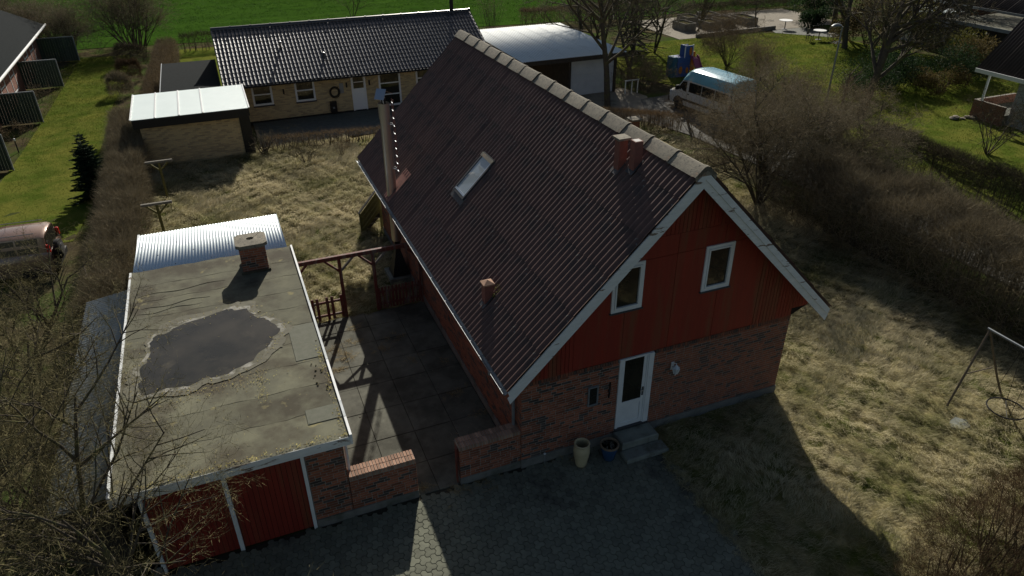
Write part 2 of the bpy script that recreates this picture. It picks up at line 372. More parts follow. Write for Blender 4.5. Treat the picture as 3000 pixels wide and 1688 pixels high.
# front door
dm = MB(); dm.box(2.405,2.465,-.03,.10,.38,2.40); dm.box(3.125,3.155,-.03,.10,.38,2.40); dm.box(2.465,3.125,-.03,.10,2.37,2.40)
door = dm.build('door', 'white_paint', house)
MB().box(3.157,3.285,-.05,.10,.36,2.40).build('door_casing', 'white_paint', door)
lf = MB(); x0,x1,z0,z1 = 2.468,3.122,.385,2.366
lf.box(x0,x0+.075,-.012,.03,z0,z1); lf.box(x1-.075,x1,-.012,.03,z0,z1); lf.box(x0+.075,x1-.075,-.012,.03,z0,z0+.11); lf.box(x0+.075,x1-.075,-.012,.03,z1-.03,z1); lf.box(x0+.075,x1-.075,-.012,.03,1.02,1.13)
lf.box(x0+.085,x1-.085,.002,.03,z0+.11,1.02)
leaf = lf.build('door_leaf', 'white_paint', door)
MB().box(x0+.07,x1-.07,.0,.008,1.125,z1-.025).build('pane', 'glass', door)
MB().box(x1-.062,x1-.018,-.022,-.012,1.20,1.45).build('lock_plate', 'lead', door)
MB().tube([(x1-.04,-.02,1.37),(x1-.04,-.06,1.37),(x1-.13,-.06,1.365)], .011, 6).build('handle', 'steel', door)
MB().box(2.40,3.30,-.06,.12,.335,.375).build('threshold', 'lead', door)
MB().box(3.23,3.27,-.065,-.05,1.66,1.74).build('door_bell', 'white_paint', door)
# meter cabinet
mm = MB(); mm.box(1.625,1.66,-.04,.02,1.31,1.85); mm.box(1.85,1.885,-.04,.02,1.31,1.85); mm.box(1.66,1.85,-.04,.02,1.31,1.345); mm.box(1.66,1.85,-.04,.02,1.815,1.85)
mc = mm.build('meter_cabinet', 'zinc', house)
MB().box(1.66,1.85,-.024,-.014,1.345,1.815).build('cabinet_pane', 'glass', mc)
MB().tube([(1.70,-.03,1.55),(1.76,-.034,1.60),(1.83,-.03,1.585)], .008, 5).build('cabinet_cable', 'black', mc)
# small iron sconce holder (dark thing left of the door)
MB().tube([(2.18,-.025,1.84),(2.185,-.03,1.70),(2.16,-.045,1.62),(2.18,-.03,1.55),(2.165,-.035,1.42)], [.022,.018,.03,.018,.02], 7).build('wall_bracket', 'black', house)
# corrugated roof
NP, AMP = 14, .030; SW = (LB+YO*2)/NP; PIT = SW/6
mat_sheet = MATS['sheet']
def sheet_mesh(length, nm='roof_sheet'):
    n = 6*8; vs_ = []; fs = []
    for i in range(n+1):
        u = SW*i/n*1.0; h = AMP*math.cos(2*math.pi*u/PIT); k = 1
        vs_ += [(u,0,h+.019),(u,length,h),(u,0,h+.008)]
    for i in range(n):
        a = i*3; b = a+3; fs += [(a,b,b+1,a+1),(a+2,b+2,b,a)]
    me = bpy.data.meshes.new(nm); me.from_pydata(vs_, [], fs); me.materials.append(mat_sheet)
    for p in me.polygons: p.use_smooth = True
    me.set_sharp_from_angle(angle=R_(50)); me.update(); return me
RS = 1.017; SL = math.hypot(ZR-ZE, W/2+XO)
sm_full = sheet_mesh(RS+.10); sm_top = sheet_mesh(SL-5*RS-.02)
roof = MB()
c0 = ZE+SLO*XO
roof.prism([(-XO+.05,ZE-.02),(W/2,ZR-.06),(W+XO-.05,ZE-.02),(W+XO-.15,ZE-.06),(W/2,ZR-.24),(-XO+.15,ZE-.06)], 1, -YO+.04, LB+YO-.04)
roof = roof.build('roof', 'roof_deck', house)
ho = org(house); rr = random.Random(21)
for side in (0, 1):
    for c in range(NP):
        for r in range(6):
            ob = link('roof_sheet', sm_full if r < 5 else sm_top, roof)
            s = r*RS; ex = Vector((0,1,0)) if side else Vector((0,-1,0))
            up = Vector((math.cos(SANG)*(1 if side == 0 else -1), 0, math.sin(SANG)))
            nn = Vector((-math.sin(SANG)*(1 if side == 0 else -1), 0, math.cos(SANG)))
            x0_ = (-XO if side == 0 else W+XO); y0_ = -YO+SW*(c+1) if side == 0 else -YO+SW*c
            p = Vector((x0_, y0_, ZE))+up*s+nn*(.006+rr.uniform(-.002,.002))
            mw = Matrix(((ex.x,up.x,nn.x,p.x-ho[0]),(ex.y,up.y,nn.y,p.y-ho[1]),(ex.z,up.z,nn.z,p.z-ho[2]),(0,0,0,1)))
            ob.matrix_local = mw
# ridge caps
n = 15; cl = (LB+2*YO)/n
cm = MB(); hw = .235; prof = [(-hw,-.235*.99),(-.06,-.055),(0,-.03),(.06,-.055),(hw,-.235*.99)]
def caplow(t, g): return [(p[0], p[1]+g) for p in prof]
vs_ = []; fs = []
for (yy, g) in ((0,.055),(.09,.055),(.095,.038),(cl-.06,.030),(cl+.05,.030)):
    for p in prof: vs_.append((p[0]*(1+g*1.5), yy, p[1]+g+.045))
for i in range(4):
    for j in range(4): fs.append((i*5+j, i*5+j+1, (i+1)*5+j+1, (i+1)*5+j))
fs.append((0,1,2,3,4)); k = len(vs_)
vs_ += [(p[0]*.97, 0, p[1]-.0) for p in prof]; fs += [(j,k+j,k+j+1,j+1) for j in range(4)]
cm.add(vs_, fs); cme = cm.mesh('ridge_cap', smooth=True); cme.materials.append(MATS['ridge'])
for i in range(n):
    ob = link('ridge_cap', cme, roof); ob.location = (W/2-ho[0]+rr.uniform(-.006,.006), -YO+.0+cl*i-ho[1], ZR-ho[2]+rr.uniform(-.004,.004))
    ob.rotation_euler = (rr.uniform(-.005,.005), 0, rr.uniform(-.006,.006))
# barge boards (front and back), two laps per slope
for yb, sgn in ((-YO,1),(LB+YO,-1)):
    for side in (0,1):
        for (o0,o1,t0,t1) in ((-.02,-.145,0,.026),(-.137,-.285,.028,.05)):
            def pt(xx, off): return (xx, c0+SLO*xx+off/math.cos(SANG)) if side == 0 else (W-xx, c0+SLO*xx+off/math.cos(SANG))
            xe = -XO
            poly = [pt(xe+ -o0*.7, o0), pt(W/2, o0), pt(W/2, o1), pt(xe - o1*.72, o1)]
            poly = [pt(xe, o0), pt(W/2, o0), pt(W/2, o1), pt(xe+(-o1+o0)*.35, o1)]
            b = MB(); b.prism(poly, 1, yb+sgn*t0, yb+sgn*t1); b.build('barge_board', 'peeling', roof)
# gutter and downpipe
gm = MB(); gy0, gy1 = -YO+.05, LB+YO-.03; gx = -XO-.045
pr = [(gx+.055*math.cos(a), ZE-.045+.055*math.sin(a)) for a in np.linspace(math.pi,2*math.pi,7)]+[(gx+.048*math.cos(a), ZE-.045+.048*math.sin(a)) for a in np.linspace(2*math.pi,math.pi,7)]
gm.prism(pr, 1, gy0, gy1); gut = gm.build('gutter', 'zinc', house, smooth=True)
for i in range(24):
    yy = gy0+.15+i*(gy1-gy0-.3)/23; MB().box(gx-.060,gx+.06,yy,yy+.02,ZE-.046,ZE-.038).build('gutter_bracket', 'zinc', gut)
MB().tube([(gx,.35,ZE-.09),(gx,.35,ZE-.2),(-.07,.30,ZE-.50),(-.07,.30,0.02)], .038, 10).build('downpipe', 'zinc', house, smooth=True)
# skylight
def on_roof(x, y, h=0): return (x-math.sin(SANG)*h, y, c0+SLO*x+math.cos(SANG)*h)
def roofbox(m, xa, xb, ya, yb, h0, h1):
    P = [on_roof(x,y,h) for h in (h0,h1) for y in (ya,yb) for x in (xa,xb)]
    return m.add(P, [(0,2,3,1),(4,5,7,6),(0,1,5,4),(2,6,7,3),(0,4,6,2),(1,3,7,5)])
xa,xb,ya,yb = .80,1.76,5.86,6.68
m = MB(); roofbox(m,xa,xb,ya,ya+.07,-.05,.09); roofbox(m,xa,xb,yb-.07,yb,-.05,.09); roofbox(m,xa,xa+.05,ya+.07,yb-.07,-.05,.085); roofbox(m,xb-.10,xb,ya+.07,yb-.07,-.05,.10)
sk = m.build('skylight', 'lead', house)
mat('skyglass', (.30,.34,.36), rough=.04, spec=.8)
m = MB(); roofbox(m,xa+.05,xb-.10,ya+.07,yb-.07,.05,.07); m.build('pane', 'skyglass', sk)
m = MB(); roofbox(m,xb-.10,xb-.02,ya+.0,yb,.10,.118); m.build('top_flap', 'ridge', sk)
m = MB(); roofbox(m,xa-.12,xa-.002,ya-.04,yb+.04,.028,.036); m.build('apron_flashing', 'lead', sk)
m = MB(); roofbox(m,xa+.05,xa+.09,ya+.06,yb-.06,.07,.09); roofbox(m,xa+.09,xb-.1,ya+.065,ya+.10,.07,.09); m.build('trim', 'galv', sk)
# roof vents (two tall, one lower with cap)
def vent(x, y, wd, h, cap):
    z0 = c0+SLO*x; m = MB(); m.prism([(x-wd/2, z0-.25),(x+wd/2, z0-.0),(x+wd/2, z0+h),(x-wd/2, z0+h)], 1, y-wd/2, y+wd/2)
    v = m.build('roof_vent', 'vent', house)
    if cap == 1:
        k = wd/2+.03; zt = z0+h; MB().add([(x-k,y-k,zt),(x+k,y-k,zt),(x+k,y+k,zt),(x-k,y+k,zt),(x-k,y-k,zt+.03),(x+k,y-k,zt+.03),(x+k,y+k,zt+.03),(x-k,y+k,zt+.03),(x,y,zt+.10)],
            [(0,3,2,1),(0,1,5,4),(1,2,6,5),(2,3,7,6),(3,0,4,7),(4,5,8),(5,6,8),(6,7,8),(7,4,8)]).build('vent_cap', 'vent_cap', v)
    elif cap == 2:
        k = wd/2+.05; MB().box(x-k,x+k,y-k,y+k,z0+h,z0+h+.05).build('vent_cap', 'ridge', v)
    else:
        MB().box(x-wd/2+.02,x+wd/2-.02,y-wd/2+.02,y+wd/2-.02,z0+h-.01,z0+h+.004).build('flue_mouth', 'black', v)
    m = MB(); roofbox(m,x-wd*.75,x+wd*.8,y-wd*.75,y+wd*.75,.024,.034); m.build('flashing', 'lead', v)
    return v
vent(2.98,1.58,.20,.62,2); vent(3.10,1.16,.19,.58,0)
v = vent(.02,2.04,.21,.42,1)
m = MB(); rg = random.Random(5)
for i in range(26):
    a = rg.uniform(.10,.30); b = rg.uniform(-.16,.08); p = on_roof(.02+a, 2.0+b, .02+rg.random()*.04); s = rg.uniform(.012,.03)
    m.lathe([(s*.5,0),(s,s*.5),(s*.4,s)], p, 5)
m.build('moss_tuft', 'moss', v)['kind'] = 'stuff'
# steel chimney with ladder and cowl
ch = MB(); cx, cy = -.31, 9.82
ch.tube([(cx,cy,1.42),(cx,cy,5.50)], .155, 24); ch.tube([(cx,cy,5.48),(cx,cy,5.95)], .172, 24, cap=False)
ch = ch.build('steel_chimney', 'steel', house, smooth=True)
MB().tube([(cx,cy,5.92),(cx,cy,6.10)], .07, 14).build('flue', 'black', ch)
MB().tube([(cx-.02,cy-.13,5.95),(cx-.06,cy-.16,6.22)], .012, 6).build('cowl_stay', 'galv', ch)
MB().beam((cx-.16,cy-.16,6.10),(cx-.02,cy+.02,6.36),.30,.012,up=(-.35,-.5,.75)).build('cowl_plate', 'galv', ch)
MB().beam((cx+.12,cy-.05,6.28),(cx+.20,cy+.2,6.20),.30,.012,up=(.3,0,1)).build('cowl_plate', 'vent_cap', ch)
lx, ly = cx+.20, cy-.30
lad = MB(); lad.tube([(lx,ly-.09,3.82),(lx,ly-.09,6.12)], .012, 5); lad.tube([(lx,ly+.09,3.82),(lx,ly+.09,6.12)], .012, 5)
lad = lad.build('ladder', 'vent', ch)
for i in range(10): MB().tube([(lx-.01,ly-.10,3.90+i*.235),(lx-.01,ly+.10,3.90+i*.235)], .013, 6).build('rung', 'galv', lad)
for z in (3.95, 5.35): MB().tube([(cx+.05,cy-.14,z),(lx,ly-.09,z)], .010, 5).tube([(cx+.14,cy-.05,z),(lx,ly+.09,z)], .010, 5).build('ladder_bracket', 'galv', lad)
m = MB(); roofbox(m,-.50,.30,9.52,10.10,.030,.040); m.build('chimney_flashing', 'vent', ch)
# outdoor fireplace hood under the chimney
hm = MB(); b = .30; hm.add([(cx-b+.0,cy-.32,.22),(cx+b-.02,cy-.32,.22),(cx+b-.02,cy+.32,.22),(cx-b,cy+.32,.22),(cx-.08,cy-.08,1.05),(cx+.08,cy-.08,1.05),(cx+.08,cy+.08,1.05),(cx-.08,cy+.08,1.05),
    (cx-.08,cy-.08,1.44),(cx+.08,cy-.08,1.44),(cx+.08,cy+.08,1.44),(cx-.08,cy+.08,1.44)],
    [(3,2,1,0),(0,1,5,4),(1,2,6,5),(2,3,7,6),(3,0,4,7),(4,5,9,8),(5,6,10,9),(6,7,11,10),(7,4,8,11),(8,9,10,11)])
fp = thing('outdoor_fireplace', 'black pyramid fireplace hood on concrete base under the steel chimney', 'fireplace', (cx,cy,0))
hm.build('hood', 'black', fp); MB().bbox(cx-.42,cx+.28,cy-.42,cy+.5,0,.2,.02).build('base', 'concrete', fp)
# ------------------------------------------------------------------ patio of concrete slabs, driveway pavers
mat('joint', (.03,.027,.02), (.05,.045,.03), 8, .95)
pat = struct('patio', rect(-3.86, .0, .05, 8.02, .002), 'joint')
rg = random.Random(31)
ys = [.06, 1.05, 2.15, 3.28, 4.36, 5.34, 6.36, 7.2, 8.0]; xs = [-3.84, -2.9, -1.95, -1.0, -.04]
for j in range(8):
    for i in range(4):
        dz = rg.uniform(-.006,.006); m = MB(); m.bbox(xs[i]+.006,xs[i+1]-.006,ys[j]+.006,ys[j+1]-.006,-.02,.028+dz,.005); m.build('concrete_slab', 'slab', pat)
drv = struct('paved_yard', rect(-13, 3.4, -14, .06, .0), 'joint')
# tri-lobed pavers: three merged hexagons per stone
HD = .122; hexr = HD/math.sqrt(3)
def hexc(q, r): return (HD*(q+r*.5), HD*math.sqrt(3)/2*r)
def outline():
    edges = {}
    for (q, r) in ((0,0),(1,0),(0,1)):
        c = hexc(q,r); pts = [(c[0]+hexr*math.cos(math.pi/6+k*math.pi/3), c[1]+hexr*math.sin(math.pi/6+k*math.pi/3)) for k in range(6)]
        for k in range(6):
            a, b = pts[k], pts[(k+1)%6]; ka = tuple(round(v,4) for v in a); kb = tuple(round(v,4) for v in b)
            if (kb,ka) in edges: del edges[(kb,ka)]
            else: edges[(ka,kb)] = 1
    nx = {a:b for a,b in edges}; p = next(iter(nx)); out = [p]
    while nx[out[-1]] != p: out.append(nx[out[-1]])
    return out
OL = outline(); occ = (sum(p[0] for p in OL)/len(OL), sum(p[1] for p in OL)/len(OL)); OL = [(p[0]-occ[0],p[1]-occ[1]) for p in OL]
PA = R_(17); OL = [(p[0]*math.cos(PA)-p[1]*math.sin(PA), p[0]*math.sin(PA)+p[1]*math.cos(PA)) for p in OL]
def paver_geo(mb, x, y, z, s0=.965, s1=.90):
    n = len(OL); vs_ = [(x+p[0]*s0,y+p[1]*s0,z-.03) for p in OL]+[(x+p[0]*s0,y+p[1]*s0,z-.006) for p in OL]+[(x+p[0]*s1,y+p[1]*s1,z) for p in OL]+[(x,y,z+.001)]
    fs = [(i,(i+1)%n,n+(i+1)%n,n+i) for i in range(n)]+[(n+i,n+(i+1)%n,2*n+(i+1)%n,2*n+i) for i in range(n)]+[(2*n+i,2*n+(i+1)%n,3*n) for i in range(n)]
    mb.add(vs_, fs)
pmsh = MB(); paver_geo(pmsh,0,0,0); pme = pmsh.mesh('paver'); pme.materials.append(MATS['paver'])
v1 = hexc(1,1); v2 = hexc(2,-1); pos = []
for a in range(-90,91):
    for b in range(-90,91):
        x, y = a*v1[0]+b*v2[0], a*v1[1]+b*v2[1]; x, y = x*math.cos(PA)-y*math.sin(PA), x*math.sin(PA)+y*math.cos(PA)
        x -= 2.5; y -= 3.2
        edge = 3.28+.10*math.sin(y*3.1)+.05*math.sin(y*9)
        if -10 < x < edge and -7.0 < y < -.02: pos.append((x,y))
pos.sort(key=lambda p: camdist((p[0],p[1],0))+(30 if (p[0] < -4.0 or p[1] < -4.2-.18*abs(p[0]+1)) else 0))
rest = MB(); rg = random.Random(77)
for i, (x, y) in enumerate(pos):
    z = .024+rg.uniform(-.004,.004)+.006*float(wob(x,y,1.2))
    if i < 300: ob = link('paver', pme, drv); ob.location = (x,y,z); ob.rotation_euler = (rg.uniform(-.012,.012),rg.uniform(-.012,.012),0)
    else: rest.cur = rg.random(); paver_geo(rest, x, y, z)
rest.build('paver_field', 'paver_all', drv)['kind'] = 'stuff'

# ------------------------------------------------------------------ low brick walls
def low_wall(label, x0, x1, y0, y1, h, seed, capn):
    t = thing('garden_wall', label, 'wall', ((x0+x1)/2,(y0+y1)/2,0))
    MB().box(x0,x1,y0,y1,.2,h-.11).build('wall_core', 'mortar', t)
    MB().box(x0-.01,x1+.01,y0-.018,y1+.018,-.05,.2).build('plinth', 'plinth', t)
    brick_face(t, (x0,y0), 0, x1-x0, .2, h-.115, seed, n_ind=140)
    brick_face(t, (x1,y0), math.pi/2, y1-y0, .2, h-.115, seed+1, n_ind=30)
    brick_face(t, (x0,y1), -math.pi/2, y1-y0, .2, h-.115, seed+2, n_ind=0)
    brick_face(t, (x1,y1), math.pi, x1-x0, .2, h-.115, seed+3, n_ind=0)
    rg = random.Random(seed); n = int(round((x1-x0)/.066)); d = (y1-y0+.02)/2
    cb = MB().bbox(-.027,.027,-.01,d-.014,-.108,0,.006).mesh('cap_brick'); cb.materials.append(MATS['brick_cap'])
    o_ = org(t)
    for i in range(n):
        for j in range(2):
            ob = link('cap_brick', cb, t); ob.location = (x0+(i+.5)*(x1-x0)/n-o_[0], y0+j*(d+.002)-o_[1]-.0, h+rg.uniform(-.004,.003))
    MB().box(x0,x1,y0,y1,h-.115,h-.015).build('cap_mortar', 'mortar', t)
    return t
low_wall('low brick wall with sunlit brick coping, joined to the garage', -3.84, -2.43, .06, .37, 1.13, 41, 20)
lw = low_wall('low brick wall with shaded coping, joined to the house corner', -1.45, -.0, .04, .37, 1.10, 51, 20)
gp = thing('gate_post', 'thin red wooden gate post against the end of the low house wall', 'post', (-1.49,.2,0))
MB().box(-1.51,-1.462,.10,.20,.0,1.02).build('post', 'red_post', gp)
# yard tap / drain pipe at the plinth
tp = thing('rod_marker', 'thin pale rod with round head standing against the house plinth', 'rod', (.55,-.08,0))
MB().tube([(.55,-.08,0),(.55,-.08,.30)], .007, 6).build('rod', 'zinc', tp); MB().lathe([(.0,-.01),(.028,-.006),(.03,.006),(.0,.012)], (.55,-.08,.31), 10).build('head', 'white_paint', tp)

# ------------------------------------------------------------------ garage
mat('felt', (.150,.147,.098), (.108,.106,.074), 2.2, .93, bump=.006, bscale=60, rnd=.15, c3=(.068,.060,.040), s3=.8, t3=(.44,.60), c4=(.24,.21,.10), s4=2.6, t4=(.66,.74))
mat('felt_blue', (.125,.130,.098), (.150,.152,.118), 10, .93, bump=.006, bscale=60)
mat('puddle_rim', (.34,.33,.29), (.22,.215,.18), 9, .9, bump=.003, bscale=60, c3=(.115,.11,.078), s3=2.6, t3=(.44,.54))
mat('water', (.022,.023,.020), (.045,.042,.034), 1.3, .07, spec=.36, c3=(.06,.055,.042), s3=1.8, t3=(.56,.7), bump=.0006, bscale=4)
GX0, GX1, GZ = -7.96, -3.69, 2.55
gar = thing('garage', 'flat felt-roofed brick garage with a rain puddle on its roof', 'garage', (-5.82, 4.0, 0))
m = MB(); m.box(-7.8,-7.6,.04,8.2,.22,2.30); m.box(-4.05,-3.86,.34,8.2,.22,2.30); m.box(-7.6,-4.05,8.0,8.2,.22,2.30); m.box(-4.62,-3.86,.05,.34,.22,2.30); m.box(-7.8,-7.62,.04,.05,.22,2.3)
m.build('wall', 'mortar', gar)
brick_face(gar, (-4.61,.05), 0, .75, .22, 2.29, 61, n_ind=130, dark=.24)
brick_face(gar, (-3.86,.05), math.pi/2, 8.1, .22, 2.29, 62, n_ind=0)
m = MB(); m.box(-4.62,-3.85,.02,.3,-.05,.22); m.box(-4.05,-3.85,.3,8.2,-.05,.22); m.box(-7.82,-7.6,.02,8.2,-.05,.22); m.build('plinth', 'plinth', gar)
# garage door: red boards, white jambs
gd = MB().box(-7.55,-4.70,.10,.13,.02,2.14).build('garage_door', 'dark_gap', gar)
n = 29
for i in range(n):
    a = -7.55+(2.85)*i/n; MB().box(a+.004,a+2.85/n-.004,.084,.102,.03,2.13).build('door_board', 'red_wood', gd)
for (a,b) in ((-4.70,-4.63),(-6.17,-6.09),(-7.62,-7.55)): MB().box(a,b,.02,.16,.0,2.16).build('door_jamb', 'white_paint', gd)
MB().tube([(-3.79,.30,2.35),(-3.79,.30,.02)], .035, 8).build('downpipe', 'white_paint', gar, smooth=True)
# roof body, fascia boards
MB().box(GX0+.05,GX1-.05,-.30,8.32,2.30,GZ-.02).build('roof', 'dark_wood', gar)
for (x0,x1,y0,y1,mt) in ((GX0+.05,GX1-.05,-.335,-.302,'peeling'),):
    MB().box(x0,x1,y0,y1,GZ-.22,GZ-.115).build('fascia', mt, gar); MB().box(x0,x1,y0-.022,y1,GZ-.113,GZ-.0).build('fascia', mt, gar)
MB().box(GX0+.0,GX0+.05,-.34,8.34,GZ-.22,GZ+.03).build('fascia', 'peeling', gar)
yb = -.36; rg = random.Random(6)
for i, (a, b, mt) in enumerate(((-.36,.22,'white_paint'),(.22,.75,'zinc'),(.75,2.3,'white_paint'),(2.3,4.4,'zinc'),(4.4,6.3,'zinc'),(6.3,8.34,'white_paint'))):
    MB().box(GX1-.045,GX1+.004,a+.004,b-.004,GZ-.2,GZ+.045+.004*(i%2)).build('edge_trim', mt, gar)
# felt strips across the roof with lapped seams
roofg = MB().box(GX0+.05,GX1-.046,-.30,8.32,GZ-.02,GZ-.004).build('felt_base', 'felt', gar)
ysf = [-.35,.62,1.55,2.45,3.3,4.05,4.9,5.75,6.6,7.45,8.30]
for i in range(10):
    y0, y1 = ysf[i], ysf[i+1]+.08; nx = 24; vs_ = []; fs = []
    for j in range(nx+1):
        xx = GX0+.052+(GX1-.05-GX0-.052)*j/nx; wv = .02*math.sin(j*.9+i*1.7)+.012*math.sin(j*2.3+i)
        lift = .006+.002*math.sin(j*1.3+i*2)
        vs_ += [(xx,y0+(wv if i else 0),GZ-.004+.002),(xx,y0+(wv if i else 0),GZ-.004+lift),(xx,y1+wv,GZ-.002)]
    for j in range(nx):
        a = j*3; b = a+3; fs += [(a,b,b+1,a+1),(a+1,b+1,b+2,a+2)]
    MB().add(vs_, fs).build('felt_strip', 'felt', gar, smooth=True)
for (a,b,c,d) in ((-4.42,-3.76,.28,.74),(-4.35,-3.74,2.52,4.0)): MB().bbox(a,b,c,d,GZ,GZ+.014,.004).build('felt_patch', 'felt_blue', gar)
for i in range(3):   # ripples and blisters in the felt
    y = (6.9,6.2,5.95,7.7,1.2)[i]; xa = (-7.7,-7.6,-7.7,-7.6,-6.2)[i]; xb = (-5.6,-6.0,-6.2,-6.0,-4.2)[i]
    pts = [(xa+(xb-xa)*t/14, y+.05*math.sin(t*.7+i)+.10*t/14*(1 if i<3 else -.5), GZ+.004) for t in range(15)]
    MB().tube(pts, [.003+.007*math.sin(math.pi*t/14) for t in range(15)], 6).build('felt_ripple', 'felt', gar, smooth=True)
# puddle
PUD = [(-5.76,5.40),(-5.50,5.36),(-5.22,5.25),(-5.05,4.95),(-4.96,4.68),(-4.68,4.42),(-4.53,4.12),(-4.62,3.75),(-4.80,3.52),(-4.95,3.22),(-5.25,2.95),(-5.89,2.58),(-6.3,2.66),(-6.6,2.48),(-7.0,2.60),(-7.40,2.46),(-7.62,2.9),(-7.45,3.2),(-7.60,3.55),(-7.35,3.70),(-7.40,4.2),(-7.33,4.74),(-7.05,4.85),(-6.75,5.05),(-6.23,5.22)]
def smooth_poly(P, it=2):
    for _ in range(it):
        Q = []
        for i in range(len(P)):
            a, b = P[i], P[(i+1)%len(P)]; Q += [(.75*a[0]+.25*b[0],.75*a[1]+.25*b[1]),(.25*a[0]+.75*b[0],.25*a[1]+.75*b[1])]
        P = Q
    return P
PS = smooth_poly(PUD, 2); rg = random.Random(19); PS = [(p[0]+rg.uniform(-.03,.03)+.05*math.sin(i*1.1)*math.sin(i*.31),p[1]+rg.uniform(-.03,.03)+.05*math.cos(i*.9)*math.sin(i*.23)) for i,p in enumerate(PS)]
pc = (sum(p[0] for p in PS)/len(PS), sum(p[1] for p in PS)/len(PS))
def sheet_star(P, z, name, mt, par=None):
    n = len(P); return MB().add([(p[0],p[1],z) for p in P]+[(pc[0],pc[1],z)], [(i,(i+1)%n,n) for i in range(n)])
RIM = [(p[0]+(p[0]-pc[0])/max(.3,math.dist(p,pc))*(.10+.06*math.sin(i*.37)+rg.uniform(-.02,.02)), p[1]+(p[1]-pc[1])/max(.3,math.dist(p,pc))*(.10+.06*math.sin(i*.37)+rg.uniform(-.02,.02))) for i,p in enumerate(PS)]
OUT = [(p[0]+(p[0]-pc[0])/max(.3,math.dist(p,pc))*(.16+.12*math.sin(i*.21+1)+rg.uniform(-.03,.03)), p[1]+(p[1]-pc[1])/max(.3,math.dist(p,pc))*(.13+.10*math.sin(i*.29)+rg.uniform(-.03,.03))) for i,p in enumerate(RIM)]
mat('damp', (.105,.100,.072), (.145,.138,.098), 5, .85, bump=.004, bscale=50)
sheet_star(OUT, GZ+.0145, '', '').build('damp_stain', 'damp', gar)
sheet_star(RIM, GZ+.0165, '', '').build('dried_rim', 'puddle_rim', gar)
pd = sheet_star(PS, GZ+.0185, '', '').build('rain_puddle', 'water'); tag(pd, 'dark shallow rain puddle lying on the garage roof', 'puddle')
# leaf litter on roof, joined
mat('litter', (.28,.20,.10), (.16,.10,.05), 40, .9, attr=.5, amix=(.30,.27,.08))
lit = MB(); rg = random.Random(23)
def leafq(x,y,z,s):
    a = rg.uniform(0,6.28); t = rg.uniform(-.5,.5); c,s_ = math.cos(a)*s, math.sin(a)*s; lit.cur = rg.random()
    lit.add([(x-c,y-s_,z),(x+s_*.4,y-c*.4,z+s*abs(t)),(x+c,y+s_,z+s*.2),(x-s_*.4,y+c*.4,z+s*abs(t)*.5)], [(0,1,2,3)])
for i in range(520):
    k = rg.randrange(len(RIM)); p = RIM[k]; d = rg.gauss(.04,.10); v = (p[0]-pc[0],p[1]-pc[1]); L = math.hypot(*v); leafq(p[0]+v[0]/L*d,p[1]+v[1]/L*d,GZ+.022,rg.uniform(.008,.026))
for i in range(260): leafq(rg.gauss(-6.0,.8),rg.gauss(2.2,.18),GZ+.022,rg.uniform(.01,.028))
for i in range(240): leafq(rg.uniform(GX0+.1,GX1-.1),-.30+abs(rg.gauss(0,.07)),GZ+.022,rg.uniform(.012,.03))
for i in range(160): leafq(GX1-.08-abs(rg.gauss(0,.05)),rg.uniform(-.3,3),GZ+.022,rg.uniform(.012,.03))
for i in range(160): leafq(rg.uniform(GX0+.1,GX1-.1),rg.uniform(-.2,8),GZ+.022,rg.uniform(.006,.018))
for i in range(150): leafq(rg.gauss(-6.45,.05)+rg.uniform(-.9,.9)*.0,rg.uniform(1.2,3.2),GZ+.022,rg.uniform(.008,.02)) if 0 else leafq(rg.gauss(-5.15,.06),rg.uniform(1.3,2.6),GZ+.022,rg.uniform(.008,.022))
tag(lit.build('leaf_litter', 'litter'), 'dry brown leaf litter scattered over the felt roof and puddle edge', 'leaf litter', kind='stuff')
mb = MB()
for i in range(14):
    x, y = rg.gauss(-3.95,.10), rg.gauss(1.95,.4); s = rg.uniform(.010,.026); mb.lathe([(s,0),(s*1.0,s*.5),(s*.4,s*.8)], (x,y,GZ+.01), 6)
mat('moss_dark', (.055,.045,.02), (.09,.075,.03), 30, .95, bump=.01, bscale=80)
mb.build('moss_clump', 'moss_dark', gar)['kind'] = 'stuff'
# garage chimney
cx0,cx1,cy0,cy1 = -5.10,-4.44,7.15,7.75
chm = thing('brick_chimney', 'square red brick chimney with cracked concrete cap on the garage roof', 'chimney', ((cx0+cx1)/2,(cy0+cy1)/2,GZ))
MB().box(cx0,cx1,cy0,cy1,GZ-.02,3.30).build('core', 'mortar', chm)
for (o_,a,L) in (((cx0,cy0),0,cx1-cx0),((cx1,cy0),math.pi/2,cy1-cy0),((cx0,cy1),-math.pi/2,cy1-cy0),((cx1,cy1),math.pi,cx1-cx0)):
    brick_face(chm, o_, a, L, GZ+.02, 3.29, 70+int(a*3), n_ind=60)
MB().box(cx0-.05,cx1+.05,cy0-.05,cy1+.05,GZ-.01,GZ+.06).build('flashing', 'felt', chm)
cap = MB(); X_,Y_ = (cx0-.08,cx1+.07),(cy0-.10,cy1+.08); mx,my = (cx0+cx1)/2,(cy0+cy1)/2; N=20
ring = [(mx+.10*math.cos(2*math.pi*i/N), my+.085*math.sin(2*math.pi*i/N)) for i in range(N)]
def sq(i):
    a = 2*math.pi*i/N; c,s = math.cos(a),math.sin(a); k = 1/max(abs(c),abs(s)); return (mx+c*k*(X_[1]-X_[0])/2, my+s*k*(Y_[1]-Y_[0])/2)
SQ = [sq(i) for i in range(N)]
vs_ = [(p[0],p[1],3.30) for p in SQ]+[(p[0],p[1],3.395) for p in SQ]+[(p[0],p[1],3.42) for p in ring]+[(p[0],p[1],3.15) for p in ring]
fs = [(i,(i+1)%N,N+(i+1)%N,N+i) for i in range(N)]+[(N+i,N+(i+1)%N,2*N+(i+1)%N,2*N+i) for i in range(N)]+[(2*N+i,2*N+(i+1)%N,3*N+(i+1)%N,3*N+i) for i in range(N)]+[tuple(range(N-1,-1,-1))]
